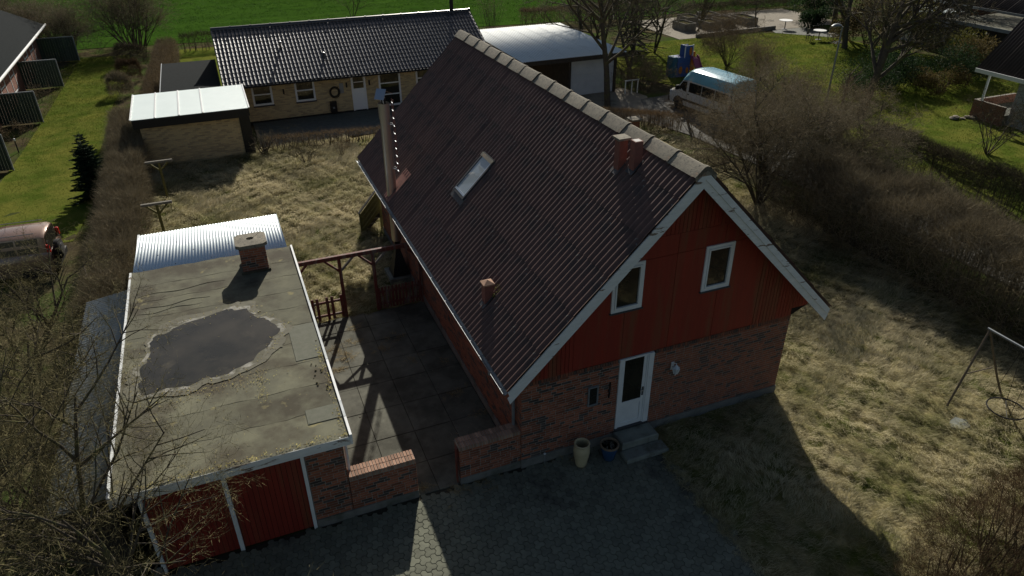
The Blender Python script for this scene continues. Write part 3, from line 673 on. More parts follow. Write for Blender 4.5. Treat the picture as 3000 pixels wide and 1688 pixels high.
cap.add(vs_, fs); cp = cap.build('chimney_cap', 'ridge', chm)
MB().tube([(mx+.10,my+.06,3.417),(mx+.2,my+.2,3.409),(mx+.27,my+.34,3.399)], .006, 4).build('crack', 'dark_gap', cp)
MB().lathe([(.10,0),(.10,.01)], (mx,my,3.16), 14).build('flue', 'black', cp)
# metal lean-to behind the garage
mat('metal_sheet', (.90,.97,.97), (.84,.94,.94), 1.2, .46, metal=.3, spec=1.0, stretch=(4,.6,1), c3=(.55,.52,.40), s3=1.4, t3=(.64,.74), bump=.002, bscale=10)
mat('metal_pale', (.80,.84,.82), (.72,.77,.75), .8, .65, spec=.4, bump=.002, bscale=10, c3=(.60,.62,.56), s3=.7, t3=(.55,.7))
mat('metal_blue', (.30,.33,.34), (.40,.42,.42), 2.0, .5, metal=.1, spec=.6, c3=(.17,.165,.10), s3=1.0, t3=(.50,.66), stretch=(.5,3,1))
def corr_mesh(w_, l_, pitch, amp, name, m, per=6):
    n = int(round(w_/pitch))*per; vs_ = []; fs = []
    for i in range(n+1):
        u = w_*i/n; h = amp*math.cos(2*math.pi*u/pitch); vs_ += [(u,0,h),(u,l_,h),(u,0,h-.006)]
    for i in range(n): a = i*3; b = a+3; fs += [(a,b,b+1,a+1),(a+2,b+2,b,a)]
    me = bpy.data.meshes.new(name); me.from_pydata(vs_, [], fs); me.materials.append(MATS[m])
    for p in me.polygons: p.use_smooth = True
    me.update(); return me
def place_sheet(me, name, parent, p, ex, up):
    ex, up = Vector(ex).normalized(), Vector(up).normalized(); nn = ex.cross(up); o_ = org(parent)
    ob = link(name, me, parent); ob.matrix_local = Matrix(((ex.x,up.x,nn.x,p[0]-o_[0]),(ex.y,up.y,nn.y,p[1]-o_[1]),(ex.z,up.z,nn.z,p[2]-o_[2]),(0,0,0,1))); return ob
ln = thing('lean_to', 'shining corrugated metal roof on the shed behind the garage', 'shed', (-5.9,10.0,0))
me = corr_mesh(4.12/4, 3.02, 4.12/4/12, .0055, 'metal_sheet', 'metal_sheet')
for i in range(4): place_sheet(me, 'metal_sheet', ln, (-7.93+i*4.12/4, 8.58, 2.42+.002*(i%2)), (1,0,0), (0,3.0,-.2))
MB().box(-7.96,-7.90,8.5,11.62,2.16,2.24).build('edge_flashing', 'white_paint', ln)
m = MB(); m.box(-7.85,-7.78,8.4,11.4,0,2.2); m.box(-3.95,-3.88,8.4,11.4,0,2.2); m.box(-7.78,-3.95,11.33,11.4,0,2.15); m.build('wall', 'dark_wood', ln)
for i in range(4):
    yy = 8.8+i*.85
    for j in range(9): MB().lathe([(.016,0),(.010,.012)], (-7.8+j*.48, yy, 2.432-(yy-8.58)*.0667), 6).build('screw', 'lead', ln) if (i+j)%2==0 else None
MB().box(-7.95,-3.72,8.33,8.42,2.36,2.47).build('back_board', 'dark_wood', ln)
# left lean-to
l2 = thing('side_shed', 'low shed with dark blue corrugated roof along the garage, behind twigs', 'shed', (-8.7,4.0,0))
me = corr_mesh(8.1/8, 1.06, 8.1/8/9, .022, 'metal_sheet', 'metal_blue', 8)
for i in range(8): place_sheet(me, 'metal_sheet', l2, (-8.12, 8.35-i*8.1/8, 2.10), (0,-1,0), (-1.03,0,-.16))
m = MB(); m.box(-9.1,-9.05,.4,8.2,0,1.86); m.box(-9.05,-8.1,8.12,8.2,0,1.9); m.box(-9.05,-8.1,.3,.38,0,1.9); m.build('wall', 'dark_wood', l2)

# ------------------------------------------------------------------ pergola, fence, gate
pg = thing('pergola', 'weathered red wooden pergola beam with braces between garage and house', 'pergola', (-1.8,8.0,0))
MB().beam((-3.72,8.0,2.10),(-.10,8.0,2.10),.09,.12).build('beam', 'red_post', pg)
for x in (-2.47,-1.47,-.06):
    MB().box(x-.045,x+.045,7.955,8.045,0,2.04).build('post', 'red_post', pg)
for (x,s) in ((-2.47,-1),(-2.47,1),(-1.47,-1),(-1.47,1),(-.06,-1)):
    MB().beam((x+s*.04,8.0,1.66),(x+s*.42,8.0,2.04),.06,.06).build('brace', 'red_post' if s<0 else 'grey_wood', pg)
MB().beam((-3.72,8.0,1.7),(-3.4,8.0,2.04),.06,.06).build('brace', 'red_post', pg)
fn = thing('picket_fence', 'short red picket fence with missing pickets beside the garage', 'fence', (-2.95,8.0,0))
for z in (.16,.62): MB().box(-3.46,-2.52,8.01,8.05,z,z+.07).build('rail', 'red_post', fn)
for x in (-3.46,-3.32,-3.03,-2.88,-2.60): MB().box(x,x+.085,7.985,8.008,.05,.84).build('picket', 'red_post', fn)
gt = thing('picket_gate', 'closed red picket gate against the house wall under the pergola', 'gate', (-.75,8.0,0))
for z in (.18,.60): MB().box(-1.42,-.11,8.01,8.05,z,z+.07).build('rail', 'red_post', gt)
n = 13
for i in range(n):
    x = -1.40+i*1.28/(n-1)-.0; MB().box(x-.036,x+.036,7.985,8.008,.06,.80+.03*((i*7)%3)/3).build('picket', 'red_post', gt)

# ------------------------------------------------------------------ back stairs with railing
st = thing('garden_stair', 'wooden outdoor stair with olive slatted railing at the far house corner', 'stairs', (-.4,13.9,0))
tx = (.70,.79); sl_ = (1.58-.79)/.70
MB().box(-.83,-.74,13.58,13.66,0,.86).build('post', 'olive_wood', st)
MB().box(-.06,.03,13.58,13.66,0,1.62).build('post', 'olive_wood', st)
for k in range(4):
    z = .12+k*.205; MB().beam((-.80,13.56,z),(.05,13.56,z+.85*sl_),.028,.13).build('railing_board', 'olive_wood', st)
MB().beam((-.85,13.60,.86),(.05,13.60,.86+.9*sl_),.12,.035).build('hand_rail', 'grey_wood', st)
for k in range(5): MB().box(-.70+k*.19,-.42+k*.19,13.66,14.6,.14+k*.19,.18+k*.19).build('tread', 'grey_wood', st)
MB().beam((-.75,13.70,.02),(.3,13.70,1.05),.04,.2).build('stringer', 'dark_wood', st)

# ------------------------------------------------------------------ entrance steps, pots, lamp
sp = thing('entrance_steps', 'two worn grey concrete steps below the front door', 'steps', (2.85,-.4,0))
MB().bbox(2.36,3.34,-.50,-.03,-.05,.31,.025).build('upper_step', 'concrete', sp)
MB().bbox(2.30,3.42,-.86,-.502,-.05,.13,.025).build('lower_step', 'concrete', sp)
mat('cream_glaze', (.50,.43,.26), (.42,.36,.22), 5, .35, bump=.002, bscale=10)
mat('blue_glaze', (.025,.06,.13), (.035,.08,.16), 4, .25)
mat('clay', (.22,.16,.10), (.16,.12,.08), 8, .7)
p1 = thing('flower_pot', 'tall empty cream glazed pot standing on the pavers', 'pot', (1.31,-.44,.02))
MB().lathe([(.10,0),(.125,.02),(.17,.25),(.19,.42),(.185,.52),(.155,.58),(.15,.60),(.175,.62),(.185,.65),(.17,.665),(.145,.655),(.14,.60),(.165,.5),(.165,.35)], (1.31,-.44,.02), 28).build('body', 'cream_glaze', p1, smooth=True)
MB().lathe([(.16,0),(.16,.01)], (1.31,-.44,.40), 20).build('soil', 'soil', p1)
p2 = thing('flower_pot', 'blue glazed pot with brown rim and dead stems beside the steps', 'pot', (2.0,-.50,.02))
MB().lathe([(.12,0),(.14,.02),(.185,.25),(.20,.38),(.195,.39)], (2.0,-.50,.02), 28).build('body', 'blue_glaze', p2, smooth=True)
MB().lathe([(.20,0),(.225,.015),(.225,.05),(.205,.06),(.185,.05),(.185,-.02)], (2.0,-.50,.41), 28).build('rim', 'clay', p2, smooth=True)
MB().lathe([(.185,0),(.185,.01)], (2.0,-.50,.36), 20).build('soil', 'soil', p2)
m = MB(); rg = random.Random(3)
for i in range(22):
    a = rg.uniform(0,6.28); r = rg.uniform(0,.13); b = (2.0+r*math.cos(a),-.5+r*math.sin(a),.38); a2 = rg.uniform(0,6.28); h = rg.uniform(.05,.14)
    m.tube([b,(b[0]+.05*math.cos(a2),b[1]+.05*math.sin(a2),.38+h),(b[0]+.13*math.cos(a2),b[1]+.13*math.sin(a2),.38+h*.7)], .004, 4)
m.build('stems', 'grey_wood', p2)
lp = thing('wall_lantern', 'pale glass lantern on the brick wall right of the front door', 'lamp', (3.84,-.02,1.6))
MB().box(3.80,3.88,-.035,-.014,1.74,1.95).build('back_plate', 'white_paint', lp)
MB().tube([(3.84,-.03,1.90),(3.84,-.10,1.97),(3.84,-.17,1.99)], .012, 6).build('arm', 'white_paint', lp)
mat('lantern_glass', (.55,.60,.62), rough=.15, spec=.6)
MB().lathe([(.045,0),(.085,.14),(.095,.16),(.03,.22),(.012,.25)], (3.84,-.17,1.72), 6).build('glass_body', 'lantern_glass', lp)
m = MB()
for k in range(6):
    a = 2*math.pi*k/6; m.tube([(3.84+.047*math.cos(a),-.17+.047*math.sin(a),1.72),(3.84+.097*math.cos(a),-.17+.097*math.sin(a),1.88)], .006, 4)
m.tube([(3.84,-.17,1.72),(3.84,-.17,1.66)], .01, 5); m.build('frame', 'white_paint', lp)

# ------------------------------------------------------------------ swing frame, stone, clothes posts
mat('rust', (.16,.13,.09), (.10,.08,.06), 12, .6, metal=.3)
sw = thing('swing_frame', 'rusty steel A-frame garden swing with a round hoop hanging from it', 'swing', (11.6,-3.0,0))
MB().tube([(10.78,-2.22,0),(11.62,-2.06,2.10)], .028, 8).build('leg', 'rust', sw, smooth=True)
MB().tube([(12.55,-2.42,0),(12.2,-2.3,.7),(11.62,-2.06,2.10)], .028, 8).build('leg', 'rust', sw, smooth=True)
MB().tube([(10.95,-4.9,0),(11.62,-5.0,2.10)], .028, 8).build('leg', 'rust', sw, smooth=True)
MB().tube([(12.45,-5.0,0),(11.62,-5.0,2.10)], .028, 8).build('leg', 'rust', sw, smooth=True)
MB().tube([(11.62,-2.0,2.11),(11.62,-5.05,2.11)], .03, 8).build('top_bar', 'zinc', sw, smooth=True)
MB().tube([(11.17,-2.15,.95),(12.02,-2.22,.95)], .016, 6).build('cross_bar', 'rust', sw)
hoop = [(11.62+.42*math.cos(2*math.pi*i/24), -3.1+.42*math.sin(2*math.pi*i/24), .42) for i in range(25)]
MB().tube(hoop, .018, 6).build('hoop', 'black', sw, smooth=True)
for a in (0.6,2.2,3.9,5.4): MB().tube([(11.62+.42*math.cos(a),-3.1+.42*math.sin(a),.42),(11.62,-3.1+(.18 if math.sin(a)>0 else -.18),2.10)], .006, 4).build('rope', 'black', sw)
MB().tube([(11.3,-3.37,.42),(11.62,-3.1,.41),(11.95,-2.85,.42)], .006, 4).build('rope', 'black', sw)
sx = thing('stone_slab', 'flat grey stone slab half sunk in the grass by the swing', 'stone', (10.46,-2.85,.05))
MB().add([(10.2,-2.85,.10),(10.35,-2.68,.11),(10.6,-2.62,.11),(10.78,-2.8,.10),(10.68,-3.0,.10),(10.4,-3.02,.10),(10.2,-2.85,.0),(10.35,-2.68,.0),(10.6,-2.62,.0),(10.78,-2.8,.0),(10.68,-3.0,.0),(10.4,-3.02,.0)],
    [(5,4,3,2,1,0)]+[(i,(i+1)%6,6+(i+1)%6,6+i) for i in range(6)]).build('slab', 'concrete', sx)
for (y, lb) in ((15.4,'wooden T-shaped clothes post nearest to the metal shed roof'),(20.0,'wooden T-shaped clothes post in front of the yellow brick carport wall')):
    t = thing('clothes_post', lb, 'post', (-7.62,y,0), group='clothes posts on the lawn')
    MB().tube([(-7.62,y,0),(-7.62,y,1.66)], .05, 8).build('post', 'olive_wood', t, smooth=True)
    MB().box(-8.12,-7.10,y-.05,y+.05,1.66,1.74).build('cross_beam', 'grey_wood', t)
    for s in (-1,1): MB().beam((-7.62+s*.04,y,1.34),(-7.62+s*.36,y,1.66),.05,.06).build('brace', 'olive_wood', t)
# ------------------------------------------------------------------ neighbour bungalow with glazed tile roof
def brickmat(name, c1, c2, mo, s=1.0):
    m = bpy.data.materials.new(name); m.use_nodes = True; MATS[name] = m; n, l = m.node_tree.nodes, m.node_tree.links
    b = n['Principled BSDF']; b.inputs['Roughness'].default_value = .9
    tc = n.new('ShaderNodeTexCoord'); sp_ = n.new('ShaderNodeSeparateXYZ'); cb = n.new('ShaderNodeCombineXYZ'); ad = n.new('ShaderNodeMath')
    l.new(tc.outputs['Object'], sp_.inputs[0]); l.new(sp_.outputs[0], ad.inputs[0]); l.new(sp_.outputs[1], ad.inputs[1]); l.new(ad.outputs[0], cb.inputs[0]); l.new(sp_.outputs[2], cb.inputs[1])
    t = n.new('ShaderNodeTexBrick'); l.new(cb.outputs[0], t.inputs['Vector']); t.inputs['Scale'].default_value = 1.0
    t.inputs['Brick Width'].default_value = .24*s; t.inputs['Row Height'].default_value = .0667*s; t.inputs['Mortar Size'].default_value = .007; t.inputs['Bias'].default_value = -.35
    t.inputs['Color1'].default_value = (*c1,1); t.inputs['Color2'].default_value = (*c2,1); t.inputs['Mortar'].default_value = (*mo,1)
    l.new(t.outputs['Color'], b.inputs['Base Color'])
    bp = n.new('ShaderNodeBump'); bp.inputs['Distance'].default_value = .006; bp.invert = True; l.new(t.outputs['Fac'], bp.inputs['Height']); l.new(bp.outputs[0], b.inputs['Normal'])
brickmat('yellow_brick', (.55,.42,.21), (.20,.15,.09), (.40,.34,.23)); brickmat('red_far', (.22,.07,.035), (.14,.05,.03), (.2,.18,.15)); brickmat('grey_block', (.34,.37,.38), (.28,.31,.32), (.24,.26,.27), 1.6)
mat('tile', (.022,.024,.028), (.016,.017,.020), 4, .36, rnd=.25, spec=.8); mat('tile_all', (.022,.024,.028), (.016,.017,.020), 4, .36, attr=.25, spec=.8)
mat('dark_felt', (.009,.012,.013), (.013,.017,.018), 8, .95, spec=.05, bump=.004, bscale=50); mat('green_board', (.045,.062,.045), (.06,.08,.055), 5, .75, rnd=.15, bump=.002, bscale=30)
mat('polycarb', (.78,.88,.85), (.74,.84,.81), 1.5, .38, spec=1.0); mat('white_trim', (.75,.76,.74), rough=.45); mat('pale_wall', (.52,.55,.56), (.45,.48,.50), 2, .8)
nb = thing('neighbour_house', 'yellow brick bungalow with glossy black tile roof behind the garden', 'house', (3.0,33,0))
EX0, EX1, EY, EZ, RY, RZ = -4.55, 10.45, 28.75, 2.22, 33.0, 4.36
m = MB(); m.box(-4.3,10.2,29.5,29.75,.02,2.5); m.box(-4.3,-4.05,29.75,36.5,0,2.5); m.box(9.95,10.2,29.75,36.5,0,2.5); m.box(-4.05,9.95,36.3,36.5,0,2.5)
m.prism([(29.8,2.5),(36.2,2.5),(33,4.1)], 0, -4.28, -4.1); m.build('wall', 'yellow_brick', nb)
MB().box(-4.32,10.22,29.46,29.7,-.03,.10).build('plinth', 'black', nb)
s_ = (RZ-EZ)/(RY-EY); nsl = math.atan(s_); sln = math.hypot(RZ-EZ,RY-EY)
m = MB(); m.prism([(EY+.03,EZ-.05),(RY,RZ-.07),(2*RY-EY,EZ-.05),(2*RY-EY,EZ-.12),(RY,RZ-.16),(EY+.03,EZ-.12)], 0, EX0+.02, EX1-.02); nroof = m.build('roof', 'black', nb)
TW, TR = .2, .335; NC, NRW = int((EX1-EX0)/TW), 14; TR = sln/NRW
prof = [(0,.0),(.02,.032),(.05,.046),(.08,.036),(.105,.008),(.15,-.004),(.19,.0),(.204,.010)]
def tile_geo(mb, f):
    k = len(prof); vs_ = [f(u, 0, h+.022) for u,h in prof]+[f(u, TR+.03, h) for u,h in prof]+[f(u,0,h-.004) for u,h in prof]
    mb.add(vs_, [(i,i+1,k+i+1,k+i) for i in range(k-1)]+[(2*k+i,2*k+i+1,i+1,i) for i in range(k-1)])
tm = MB(); tile_geo(tm, lambda u,v,h:(u,v,h)); tme = tm.mesh('roof_tile', smooth=True); tme.materials.append(MATS['tile'])
rest = MB(); rg = random.Random(12); tl = []
for c in range(NC):
    for r in range(NRW): tl.append((c,r))
cs, sn = math.cos(nsl), math.sin(nsl); no_ = org(nb)
def tpos(c,r): return (EX0+c*TW, EY+cs*r*TR, EZ+sn*r*TR)
tl.sort(key=lambda t: camdist(tpos(*t)))
for i,(c,r) in enumerate(tl):
    p = tpos(c,r); dz = rg.uniform(-.003,.003)
    if i < 300:
        ob = link('roof_tile', tme, nroof); ob.location = (p[0]-no_[0],p[1]-no_[1],p[2]-no_[2]+dz); ob.rotation_euler = (nsl,0,0)
    else:
        rest.cur = rg.random(); tile_geo(rest, lambda u,v,h: (p[0]+u, p[1]+cs*v-sn*h, p[2]+sn*v+cs*h+dz))
ro = rest.build('tile_field', 'tile_all', nroof, smooth=True); ro['kind'] = 'stuff'
bk = MB(); bk.add([(EX0,2*RY-EY,EZ),(EX1,2*RY-EY,EZ),(EX1,RY,RZ+.02),(EX0,RY,RZ+.02)], [(0,1,2,3)]); bk.build('back_slope', 'tile_all', nroof)
rcm = MB(); L = (EX1-EX0)/14
vs_ = []
for (xx,g) in ((0,.0),(L-.07,.0),(L-.068,.025),(L+.0,.025)):
    for a in np.linspace(-.3,math.pi+.3,7): vs_.append((xx, -(.13+g)*math.cos(a), (.12+g)*math.sin(a)))
rcm.add(vs_, [(i*7+j,i*7+j+1,(i+1)*7+j+1,(i+1)*7+j) for i in range(3) for j in range(6)]); rme = rcm.mesh('ridge_tile', smooth=True); rme.materials.append(MATS['tile'])
for i in range(14): ob = link('ridge_tile', rme, nroof); ob.location = (EX0+i*L-no_[0], RY-no_[1], RZ+.0-no_[2])
m = MB(); m.tube([(EX0,EY-.06,EZ-.06),(EX1,EY-.06,EZ-.06)], .06, 8); m.build('gutter', 'black', nb)
MB().box(EX0,EX1,EY,29.5,EZ-.14,EZ-.11).build('soffit', 'dark_wood', nb)
for (x,y) in ((-1.18,31.2),(.92,30.1)):
    z = EZ+s_*(y-EY); v = MB().tube([(x,y,z-.1),(x,y,z+.28)], .055, 8).build('roof_vent', 'tile', nroof, smooth=True)
    MB().lathe([(.06,0),(.10,.03),(.09,.10),(.03,.13)], (x,y,z+.26), 10).build('vent_hood', 'tile', v, smooth=True)
MB().tube([(9.3,33.0,4.2),(9.3,33.0,5.6)], .115, 12).build('flue_pipe', 'black', nb, smooth=True)
def nwin(x0,x1,z0,z1,mul):
    w_ = window(nb, x0,x1,z0,z1, y=29.46, fw=.06, mullions=mul); MB().box(x0-.03,x1+.03,29.40,29.46,z0-.06,z0-.004).build('sill', 'lead', w_)
nwin(-3.18,-2.13,.92,2.06,(1.50,)); nwin(-.94,.12,.90,2.05,(1.50,)); nwin(3.67,4.93,.12,2.06,(.78,1.42)); nwin(5.85,6.9,.9,2.05,(1.5,)); nwin(7.6,8.8,.9,2.05,(1.5,))
m = MB(); m.box(2.12,2.19,29.44,29.55,.06,2.08); m.box(2.86,2.93,29.44,29.55,.06,2.08); m.box(2.19,2.86,29.44,29.55,2.02,2.08); dr = m.build('door', 'white_trim', nb)
MB().box(2.195,2.855,29.46,29.52,.06,1.25).build('door_leaf', 'white_trim', dr)
for (a,b) in ((2.27,2.50),(2.55,2.78)):
    MB().box(a,b,29.445,29.46,.18,1.05).build('door_panel', 'white_trim', dr)
    for (c,d) in ((1.30,1.62),(1.66,1.98)): MB().box(a-.03,b+.03,29.47,29.48,c,d).build('pane', 'glass', dr)
MB().box(2.195,2.855,29.485,29.52,1.25,2.02).build('door_light', 'white_trim', dr)
for x in (-1.54,1.86,3.14): MB().box(x-.04,x+.04,29.40,29.49,1.42,1.68).build('wall_lamp', 'black', nb)
MB().box(1.45,1.68,29.46,29.49,1.12,1.66).build('meter_cabinet', 'zinc', nb)
hr = MB()
for k in range(4):
    r = .20+.03*k; hr.tube([(1.17+r*math.cos(a),29.45-.012*k,1.22+r*math.sin(a)*1.1) for a in np.linspace(0,2*math.pi,22)], .014, 5)
tag(hr.build('garden_hose', 'black'), 'coiled dark garden hose hanging on the yellow brick wall', 'hose')
mbx = thing('mail_box', 'black letter box on the yellow brick wall below the hose', 'mailbox', (1.0,29.4,.15))
MB().box(.82,1.18,29.28,29.48,.16,.74).build('body', 'black', mbx); MB().box(.95,1.05,29.272,29.282,.36,.46).build('name_plate', 'zinc', mbx); MB().tube([(1.0,29.42,.16),(1.0,29.42,.0)], .03, 6).build('foot', 'black', mbx)
# carport with white translucent roof
cpt = thing('carport', 'carport with bright white panel roof and yellow brick side wall', 'carport', (-6.1,26,0))
for i in range(4):
    a, b = -8.66+5.03*[0,.20,.40,.60,1.0][i], -8.66+5.03*[0,.20,.40,.60,1.0][i+1]
    MB().add([(a+.03,23.92,2.40),(b-.03,23.92,2.40),(b-.03,27.75,2.56),(a+.03,27.75,2.56),(a+.03,23.92,2.38),(b-.03,23.92,2.38),(b-.03,27.75,2.54),(a+.03,27.75,2.54)], [(0,1,2,3),(7,6,5,4),(0,4,5,1),(1,5,6,2),(2,6,7,3),(3,7,4,0)]).build('roof_panel', 'polycarb', cpt)
for t in (0,.20,.40,.60,1.0): x = -8.66+5.03*t; MB().beam((x,23.9,2.415),(x,27.75,2.575),.06,.03).build('glazing_bar', 'white_trim', cpt)
MB().box(-8.62,-3.70,23.93,24.02,1.98,2.375).build('fascia', 'black', cpt); MB().box(-3.74,-3.64,24.02,28.1,2.0,2.375).build('fascia', 'black', cpt)
MB().box(-8.4,-4.15,24.35,24.55,0,2.0).build('wall', 'yellow_brick', cpt); MB().box(-4.148,-3.68,24.30,24.75,0,1.98).build('corner_post', 'black', cpt); MB().box(-8.4,-8.2,24.56,28.1,0,2.3).build('wall', 'yellow_brick', cpt)
an = thing('annex', 'low dark felt-roofed annex between carport and bungalow', 'shed', (-6,32,0))
MB().box(-7.5,-4.62,28.4,35.4,2.18,2.3).build('roof', 'dark_felt', an); MB().box(-7.3,-4.7,28.6,35.2,0,2.18).build('wall', 'yellow_brick', an); MB().box(-7.54,-7.502,28.4,35.42,2.16,2.33).build('edge_trim', 'zinc', an)
# right-hand metal carport
mc = thing('metal_carport', 'open garage with gleaming corrugated sheet roof right of the bungalow', 'carport', (14.5,31,0))
me = corr_mesh(6.7/7, 9.2, 6.7/7/6, .016, 'metal_sheet', 'metal_pale')
for i in range(7): place_sheet(me, 'metal_sheet', mc, (11.15+i*6.7/7, 26.4, 2.55+.002*(i%2)), (1,0,0), (0,9.2,.12))
MB().box(11.2,17.8,26.45,26.6,2.28,2.52).build('fascia', 'dark_wood', mc); MB().box(17.7,17.82,26.6,35.4,2.28,2.52).build('fascia', 'dark_wood', mc)
wd = MB().box(14.7,17.6,27.4,27.5,.02,2.05).build('door', 'pale_wall', mc)
for i in range(5): MB().box(14.72,17.58,27.385,27.402,.05+i*.4,.42+i*.4).build('door_panel', 'pale_wall', wd)
m = MB(); m.box(17.6,17.75,27.3,35.3,0,2.4); m.box(11.3,17.6,35.2,35.3,0,2.4); m.box(14.55,14.7,27.3,35.2,0,2.4); m.build('wall', 'dark_wood', mc)
MB().box(11.3,11.4,26.6,26.7,0,2.4).build('post', 'dark_wood', mc)
# left-hand row house with screens
hl = thing('row_house', 'red brick row house with dark roof and white gutter at the left edge', 'house', (-20,42,0))
MB().prism([(-15.45,2.42),(-20.0,4.6),(-24.5,2.42),(-24.5,2.28),(-20.0,4.44),(-15.45,2.28)], 1, 20, 51.4).build('roof', 'dark_felt', hl)
MB().tube([(-15.38,20,2.38),(-15.38,51.5,2.38)], .075, 8).build('gutter', 'white_trim', hl, smooth=True)
MB().box(-24,-16.0,20.3,51.0,0,2.5).build('wall', 'red_far', hl)
for y in (47.0,44.6,39.4,36.6): 
    window(hl, y,y+1.3,.5,2.0, y=-16.05, axis=0, fw=.07, mullions=(1.4,))
for i,(y,xr) in enumerate(((49.95,-13.72),(42.3,-13.92),(34.25,-14.05),(26.5,-14.28))):
    lb = ('farthest of four dark green board screens beside the row house','second farthest dark green board screen by the left lawn','third dark green board screen, nearer, by the left lawn','nearest dark green board screen, cut by the left picture edge')[i]
    t = thing('garden_screen', lb, 'screen', ((xr-16)/2,y,0), group='green board screens along the row house')
    n = 14; x0 = -16.0
    for k in range(n): MB().box(x0+(xr-x0)*k/n+.004,x0+(xr-x0)*(k+1)/n-.004,y-.012,y+.012,.05,1.68).build('board', 'green_board', t)
    MB().box(x0,xr+.03,y-.03,y+.03,1.68,1.74).build('top_rail', 'zinc', t); MB().box(xr,xr+.06,y-.03,y+.03,0,1.72).build('post', 'zinc', t)
bl = thing('garden_lamp', 'short white-topped garden light by the bed on the left', 'lamp', (-14.45,29.2,0))
MB().tube([(-14.45,29.2,0),(-14.45,29.2,.62)], .03, 8).build('post', 'lead', bl); MB().lathe([(.05,0),(.05,.10),(.02,.13)], (-14.45,29.2,.6), 10).build('lamp_head', 'white_trim', bl)
# right-hand house
mat('sheet_dark', (.040,.030,.028), (.055,.042,.038), 3, .6)
hr_ = thing('corner_house', 'pale house with black corrugated roof at the right picture edge', 'house', (36,10,0))
sl2 = .98; LL = 6.2
me = corr_mesh(1.05, LL, .175, .025, 'roof_sheet', 'sheet_dark', 6)
for i in range(14): place_sheet(me, 'roof_sheet', hr_, (32.9,15.5-1.05*i,2.56), (0,-1,0), (1,0,sl2))
MB().prism([(32.95,2.5),(37.2,6.65),(41.4,2.5),(41.3,2.4),(37.2,6.45),(33.1,2.4)], 1, .9, 15.45).build('roof', 'black', hr_)
MB().box(32.84,32.9,.8,15.52,2.36,2.56).build('fascia', 'white_trim', hr_)
MB().box(33.4,41,1.0,13.3,0,2.5).build('wall', 'grey_block', hr_)
MB().prism([(33.4,2.5),(41,2.5),(37.2,6.3)], 1, 13.1,13.3).build('gable', 'grey_block', hr_)
MB().box(32.9,33.05,13.3,15.1,0,1.0).build('terrace_wall', 'red_far', hr_); MB().box(33.05,36,14.95,15.1,0,1.0).build('terrace_wall', 'red_far', hr_)
MB().box(33.05,41,13.3,14.95,0,.55).build('terrace', 'terrace', hr_); MB().beam((32.97,14.7,1.0),(32.97,14.7,2.4),.09,.09).build('post', 'white_trim', hr_)
rk = random.Random(5)
for i in range(6):
    x,y = 31.8+.26*i+rk.uniform(-.1,.1), 15.0+rk.uniform(-.35,.3); r = rk.uniform(.12,.24)
    m = MB(); m.lathe([(r*.6,0),(r,r*.3),(r*.9,r*.6),(r*.4,r*.85)], (x,y,0), 7)
    m.v = [(p[0]+rk.uniform(-.04,.04),p[1]+rk.uniform(-.04,.04),p[2]) for p in m.v]
    tag(m.build('boulder', 'gravel', smooth=True), 'pale boulder in the small heap by the terrace wall', 'stone', 'boulders by the terrace')
# far right sheds and roofs
fs_ = thing('garden_shed', 'small pale shed with light ribbed roof among far trees', 'shed', (47.6,31.5,0))
me = corr_mesh(1.0, 3.9, .2, .02, 'roof_sheet', 'polycarb', 4)
for i in range(4): place_sheet(me, 'roof_sheet', fs_, (45.7,33.4-1.0*i,2.25), (0,-1,0), (1,0,-.02))
MB().box(45.9,49.3,29.7,33.2,0,2.2).build('wall', 'pale_wall', fs_)
fr = thing('flat_roof_house', 'long low house with flat brown roof at the top right', 'house', (48,25,0))
MB().box(44,52,18,26.9,2.3,2.45).build('roof', 'felt', fr); MB().box(44.3,51.6,18.3,26.6,0,2.3).build('wall', 'dark_wood', fr); MB().box(43.95,44.0,18,26.95,2.28,2.5).build('edge_trim', 'zinc', fr)
br = thing('far_house', 'house with large black roof in the top right corner', 'house', (55,28,0))
me = corr_mesh(1.0, 6.0, .2, .02, 'roof_sheet', 'sheet_dark', 4)
for i in range(16): place_sheet(me, 'roof_sheet', br, (49.6,34.5-1.0*i,2.6), (0,-1,0), (1,0,.6))
MB().box(50.2,60,19,34,0,2.5).build('wall', 'red_far', br); MB().box(49.55,49.6,18.5,34.5,2.42,2.6).build('gutter', 'zinc', br)
# raised beds, timber edge, tables
for i,(x,y,w_,d,lb) in enumerate(((32.6,42.0,1.1,1.9,'grey raised bed box behind the pollarded tree, leftmost'),(34.9,41.7,1.3,1.7,'grey raised bed box right of the pollarded tree'),(36.9,42.4,1.3,1.7,'grey raised bed box in the middle of the gravel yard'),(38.9,42.2,1.2,2.2,'long grey raised bed box, rightmost in the gravel yard'),(34.6,44.3,1.3,1.7,'grey raised bed box in the back row, left'),(37.0,44.9,1.3,1.7,'grey raised bed box in the back row, right'))):
    t = thing('raised_bed', lb, 'planter', (x,y,0), group='raised beds in the gravel yard')
    for (a,b,c,d_) in ((-w_/2,w_/2,-d/2,-d/2+.05),(-w_/2,w_/2,d/2-.05,d/2),(-w_/2,-w_/2+.05,-d/2+.05,d/2-.05),(w_/2-.05,w_/2,-d/2+.05,d/2-.05)): MB().box(x+a,x+b,y+c,y+d_,0,.62).build('side_board', 'grey_wood', t)
    MB().box(x-w_/2+.05,x+w_/2-.05,y-d/2+.05,y+d/2-.05,0,.5).build('soil', 'soil', t)
te = thing('timber_edge', 'long weathered timber edging between lawn and gravel yard', 'timber', (35.5,38.9,0))
for i in range(3): MB().beam((31.6+i*2.7,38.75+i*.1,.14),(34.26+i*2.7,38.84+i*.1,.14),.2,.28).build('timber', 'grey_wood', te)
